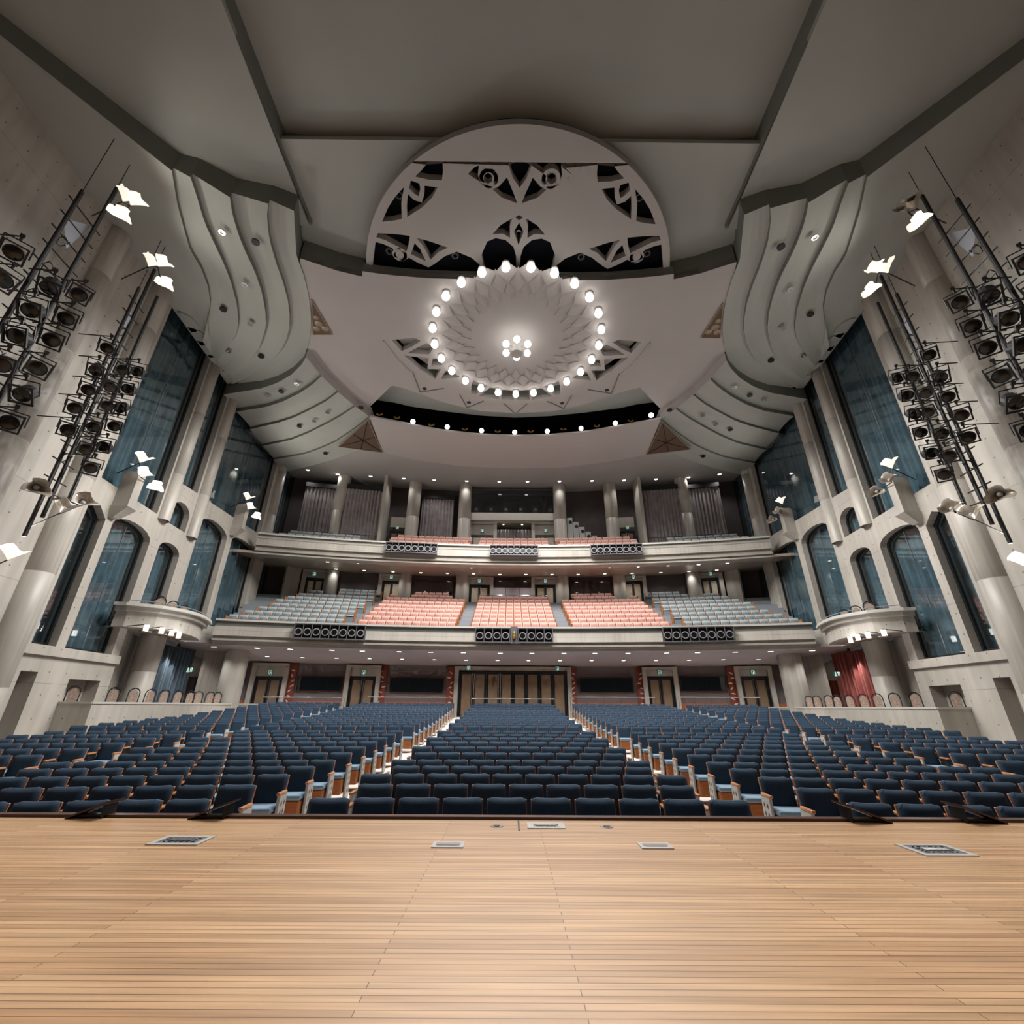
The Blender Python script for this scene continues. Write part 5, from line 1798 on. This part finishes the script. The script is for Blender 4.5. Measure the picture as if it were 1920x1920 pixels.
for s in (-1, 1):
    sd = SIDE[s]
    for nm, pts, off, sc_, tw in (('first', T1, 2.2, 1.0, 'near lighting ladder'), ('second', T2, 1.6, .92, 'lighting ladder beside the widest curtain wall')):
        ld = thing('lighting_ladder', 'tall black %s standing before the side wall, %s' % (tw, sd), 'lighting ladder', (0, 0, 0))
        if nm == 'first':
            rails = [((118, 420), 15.2, 7.0), ((176, 430), 16.6, 6.3)]
        else:
            rails = [((277, 534), 16.6, 6.0), ((288, 572), 15.8, 6.6), ((250, 563), 15.3, 5.3)]
        rp = []
        for (px, py), zt, zb in rails:
            p = on_wall(px, py, off)
            rp.append(p)
            q = vfin(s, p)
            MB().tube((q.x, q.y, zb), (q.x, q.y, zt), .055, 8).build('rail', 'metal_dark', ld)
            if nm == 'first' or px != 277:
                MB().tube((q.x + .12 * -s, q.y - .1, zb + .2), (q.x + .12 * -s, q.y - .1, zt - .1), .045, 8).build('rail', 'metal_dark', ld)
        # rungs
        zs_ = [7.2 + .62 * k for k in range(13)]
        a, b = vfin(s, rp[0]), vfin(s, rp[-1])
        e = (b - a)
        e.z = 0
        for z in zs_:
            MB().tube((a.x - e.x * (.3 if nm == 'first' else 1.2), a.y - e.y * (.3 if nm == 'first' else 1.2), z), (b.x + e.x * (.3 if nm == 'first' else .9), b.y + e.y * (.3 if nm == 'first' else .9), z), .022, 6).build('rung', 'metal_dark', ld)
        MB().tube((a.x, a.y, 15.0), (a.x, a.y, 20.4), .012, 5).build('hanger', 'metal_dark', ld)
        MB().tube((b.x, b.y, 15.0), (b.x, b.y, 20.4), .012, 5).build('hanger', 'metal_dark', ld)
        MB().poly([(a.x, a.y - .05, 13.9), (a.x + e.x * .55, a.y + e.y * .55 - .05, 13.2), (a.x + e.x * .9, a.y + e.y * .9 - .05, 14.6)], (0, .02, 0)).build('plate', 'metal_blue', ld)
        # loops of cable
        for k in range(6):
            z = 8 + 1.05 * k
            P_ = [(a.x + e.x * (.2 + .1 * math.sin(j)) + .12 * math.cos(j * .9) * -s, a.y + e.y * .3 + .12 * math.sin(j * .9), z + .13 * math.sin(j * 1.3)) for j in range(8)]
            MB().path(P_, .014, 5).build('cable', 'black', ld)
        for i, (x, y) in enumerate(pts):
            p = on_wall(x, y, off + .62)
            q = vfin(s, p)
            spotlight(q, (s * (4.0 + 5 * math.sin(i * 2.3)), 1.0 + 3 * math.sin(i * 1.7), 1.0 + 2 * math.cos(i * 3.1)), 'black stage spotlight on the %s, %s from the top, %s' % ('near ladder' if nm == 'first' else 'curtain-side ladder', ORD[sorted(range(len(pts)), key=lambda j: pts[j][1]).index(i)], sd),
                      'stage spotlights on the side ladders', sc_)
            # short arm from the clamp back to the ladder
            tt_ = SPOTS[-1]
            v_ = mx(-NRM, s) * (1.1 if (i in (0, 10, 15) and nm == 'second') else .66)
            MB().tube((0, .46, -.05), Vector((0, .46, -.05)) + tt_.rotation_quaternion.inverted() @ v_, .02, 6).build('arm', 'metal_dark', tt_)
    lit = s < 0
    G = [on_wall(230, 378, 2.8), on_wall(244, 385, 2.8), on_wall(219, 407, 2.8)]
    petal_lamp([vfin(s, p) for p in G], [lit, lit, True], 'cluster of petal-shaped lamps at the top of the near lighting ladder, ' + sd, s, P_PETAL * .1)
    G = [on_wall(278, 500, 2.3), on_wall(296, 500, 2.3), on_wall(303, 535, 2.3)]
    petal_lamp([vfin(s, p) for p in G], [True, True, True], 'cluster of petal-shaped lamps atop the curtain-side ladder, ' + sd, s, P_PETAL * .1)
    G = [on_wall(262, 868, .6), on_wall(263, 894, .75), on_wall(287, 912, .6)]
    petal_lamp([vfin(s, p) for p in G], [True, lit, lit], 'three petal-shaped lamps on the bracket post near the stage, ' + sd, s, P_PETAL)
    G = [on_wall(461, 938, .6), on_wall(464, 955, .7), on_wall(476, 967, .6)]
    petal_lamp([vfin(s, p) for p in G], [True, lit, lit], 'three petal-shaped lamps on the bracket post near the upper balcony, ' + sd, s, P_PETAL)
    G = [on_wall(14, 1050, .8)]
    petal_lamp([vfin(s, p) for p in G], [True], 'single glowing petal lamp low on the wall by the stage, ' + sd, s, P_PETAL * .6)
    G = [on_wall(113, 962, 2.2), on_wall(150, 948, 2.2), on_wall(66, 914, 2.2)]
    petal_lamp([vfin(s, p) for p in G], [False, False, False], 'unlit pale metal petal shades at the foot of the ladders, ' + sd, s, 0)
# unseen lights over the stage, put in to light its boards from above
for i, x in enumerate((-6, -2, 2, 6)):
    t = thing('unseen_stage_light', 'unseen flood light put in over the stage, %s from the blue-curtained side' % ORD[i], 'flood light', (x, .6, 11.0), 0, 'unseen lights over the stage')
    MB().box((0, 0, .1), (.4, .3, .2)).build('housing', 'metal_dark', t)
    MB().box((0, 0, -.01), (.34, .24, .02)).build('lens', 'bulb_soft', t)
    MB().tube((0, 0, .2), (0, 0, 8.4), .012, 5).build('cable', 'black', t)
    lamp(t, (0, 0, -.1), P_STAGE, 'SPOT', .15, (1, .96, .9), (0, .02, -1), 52, .8)
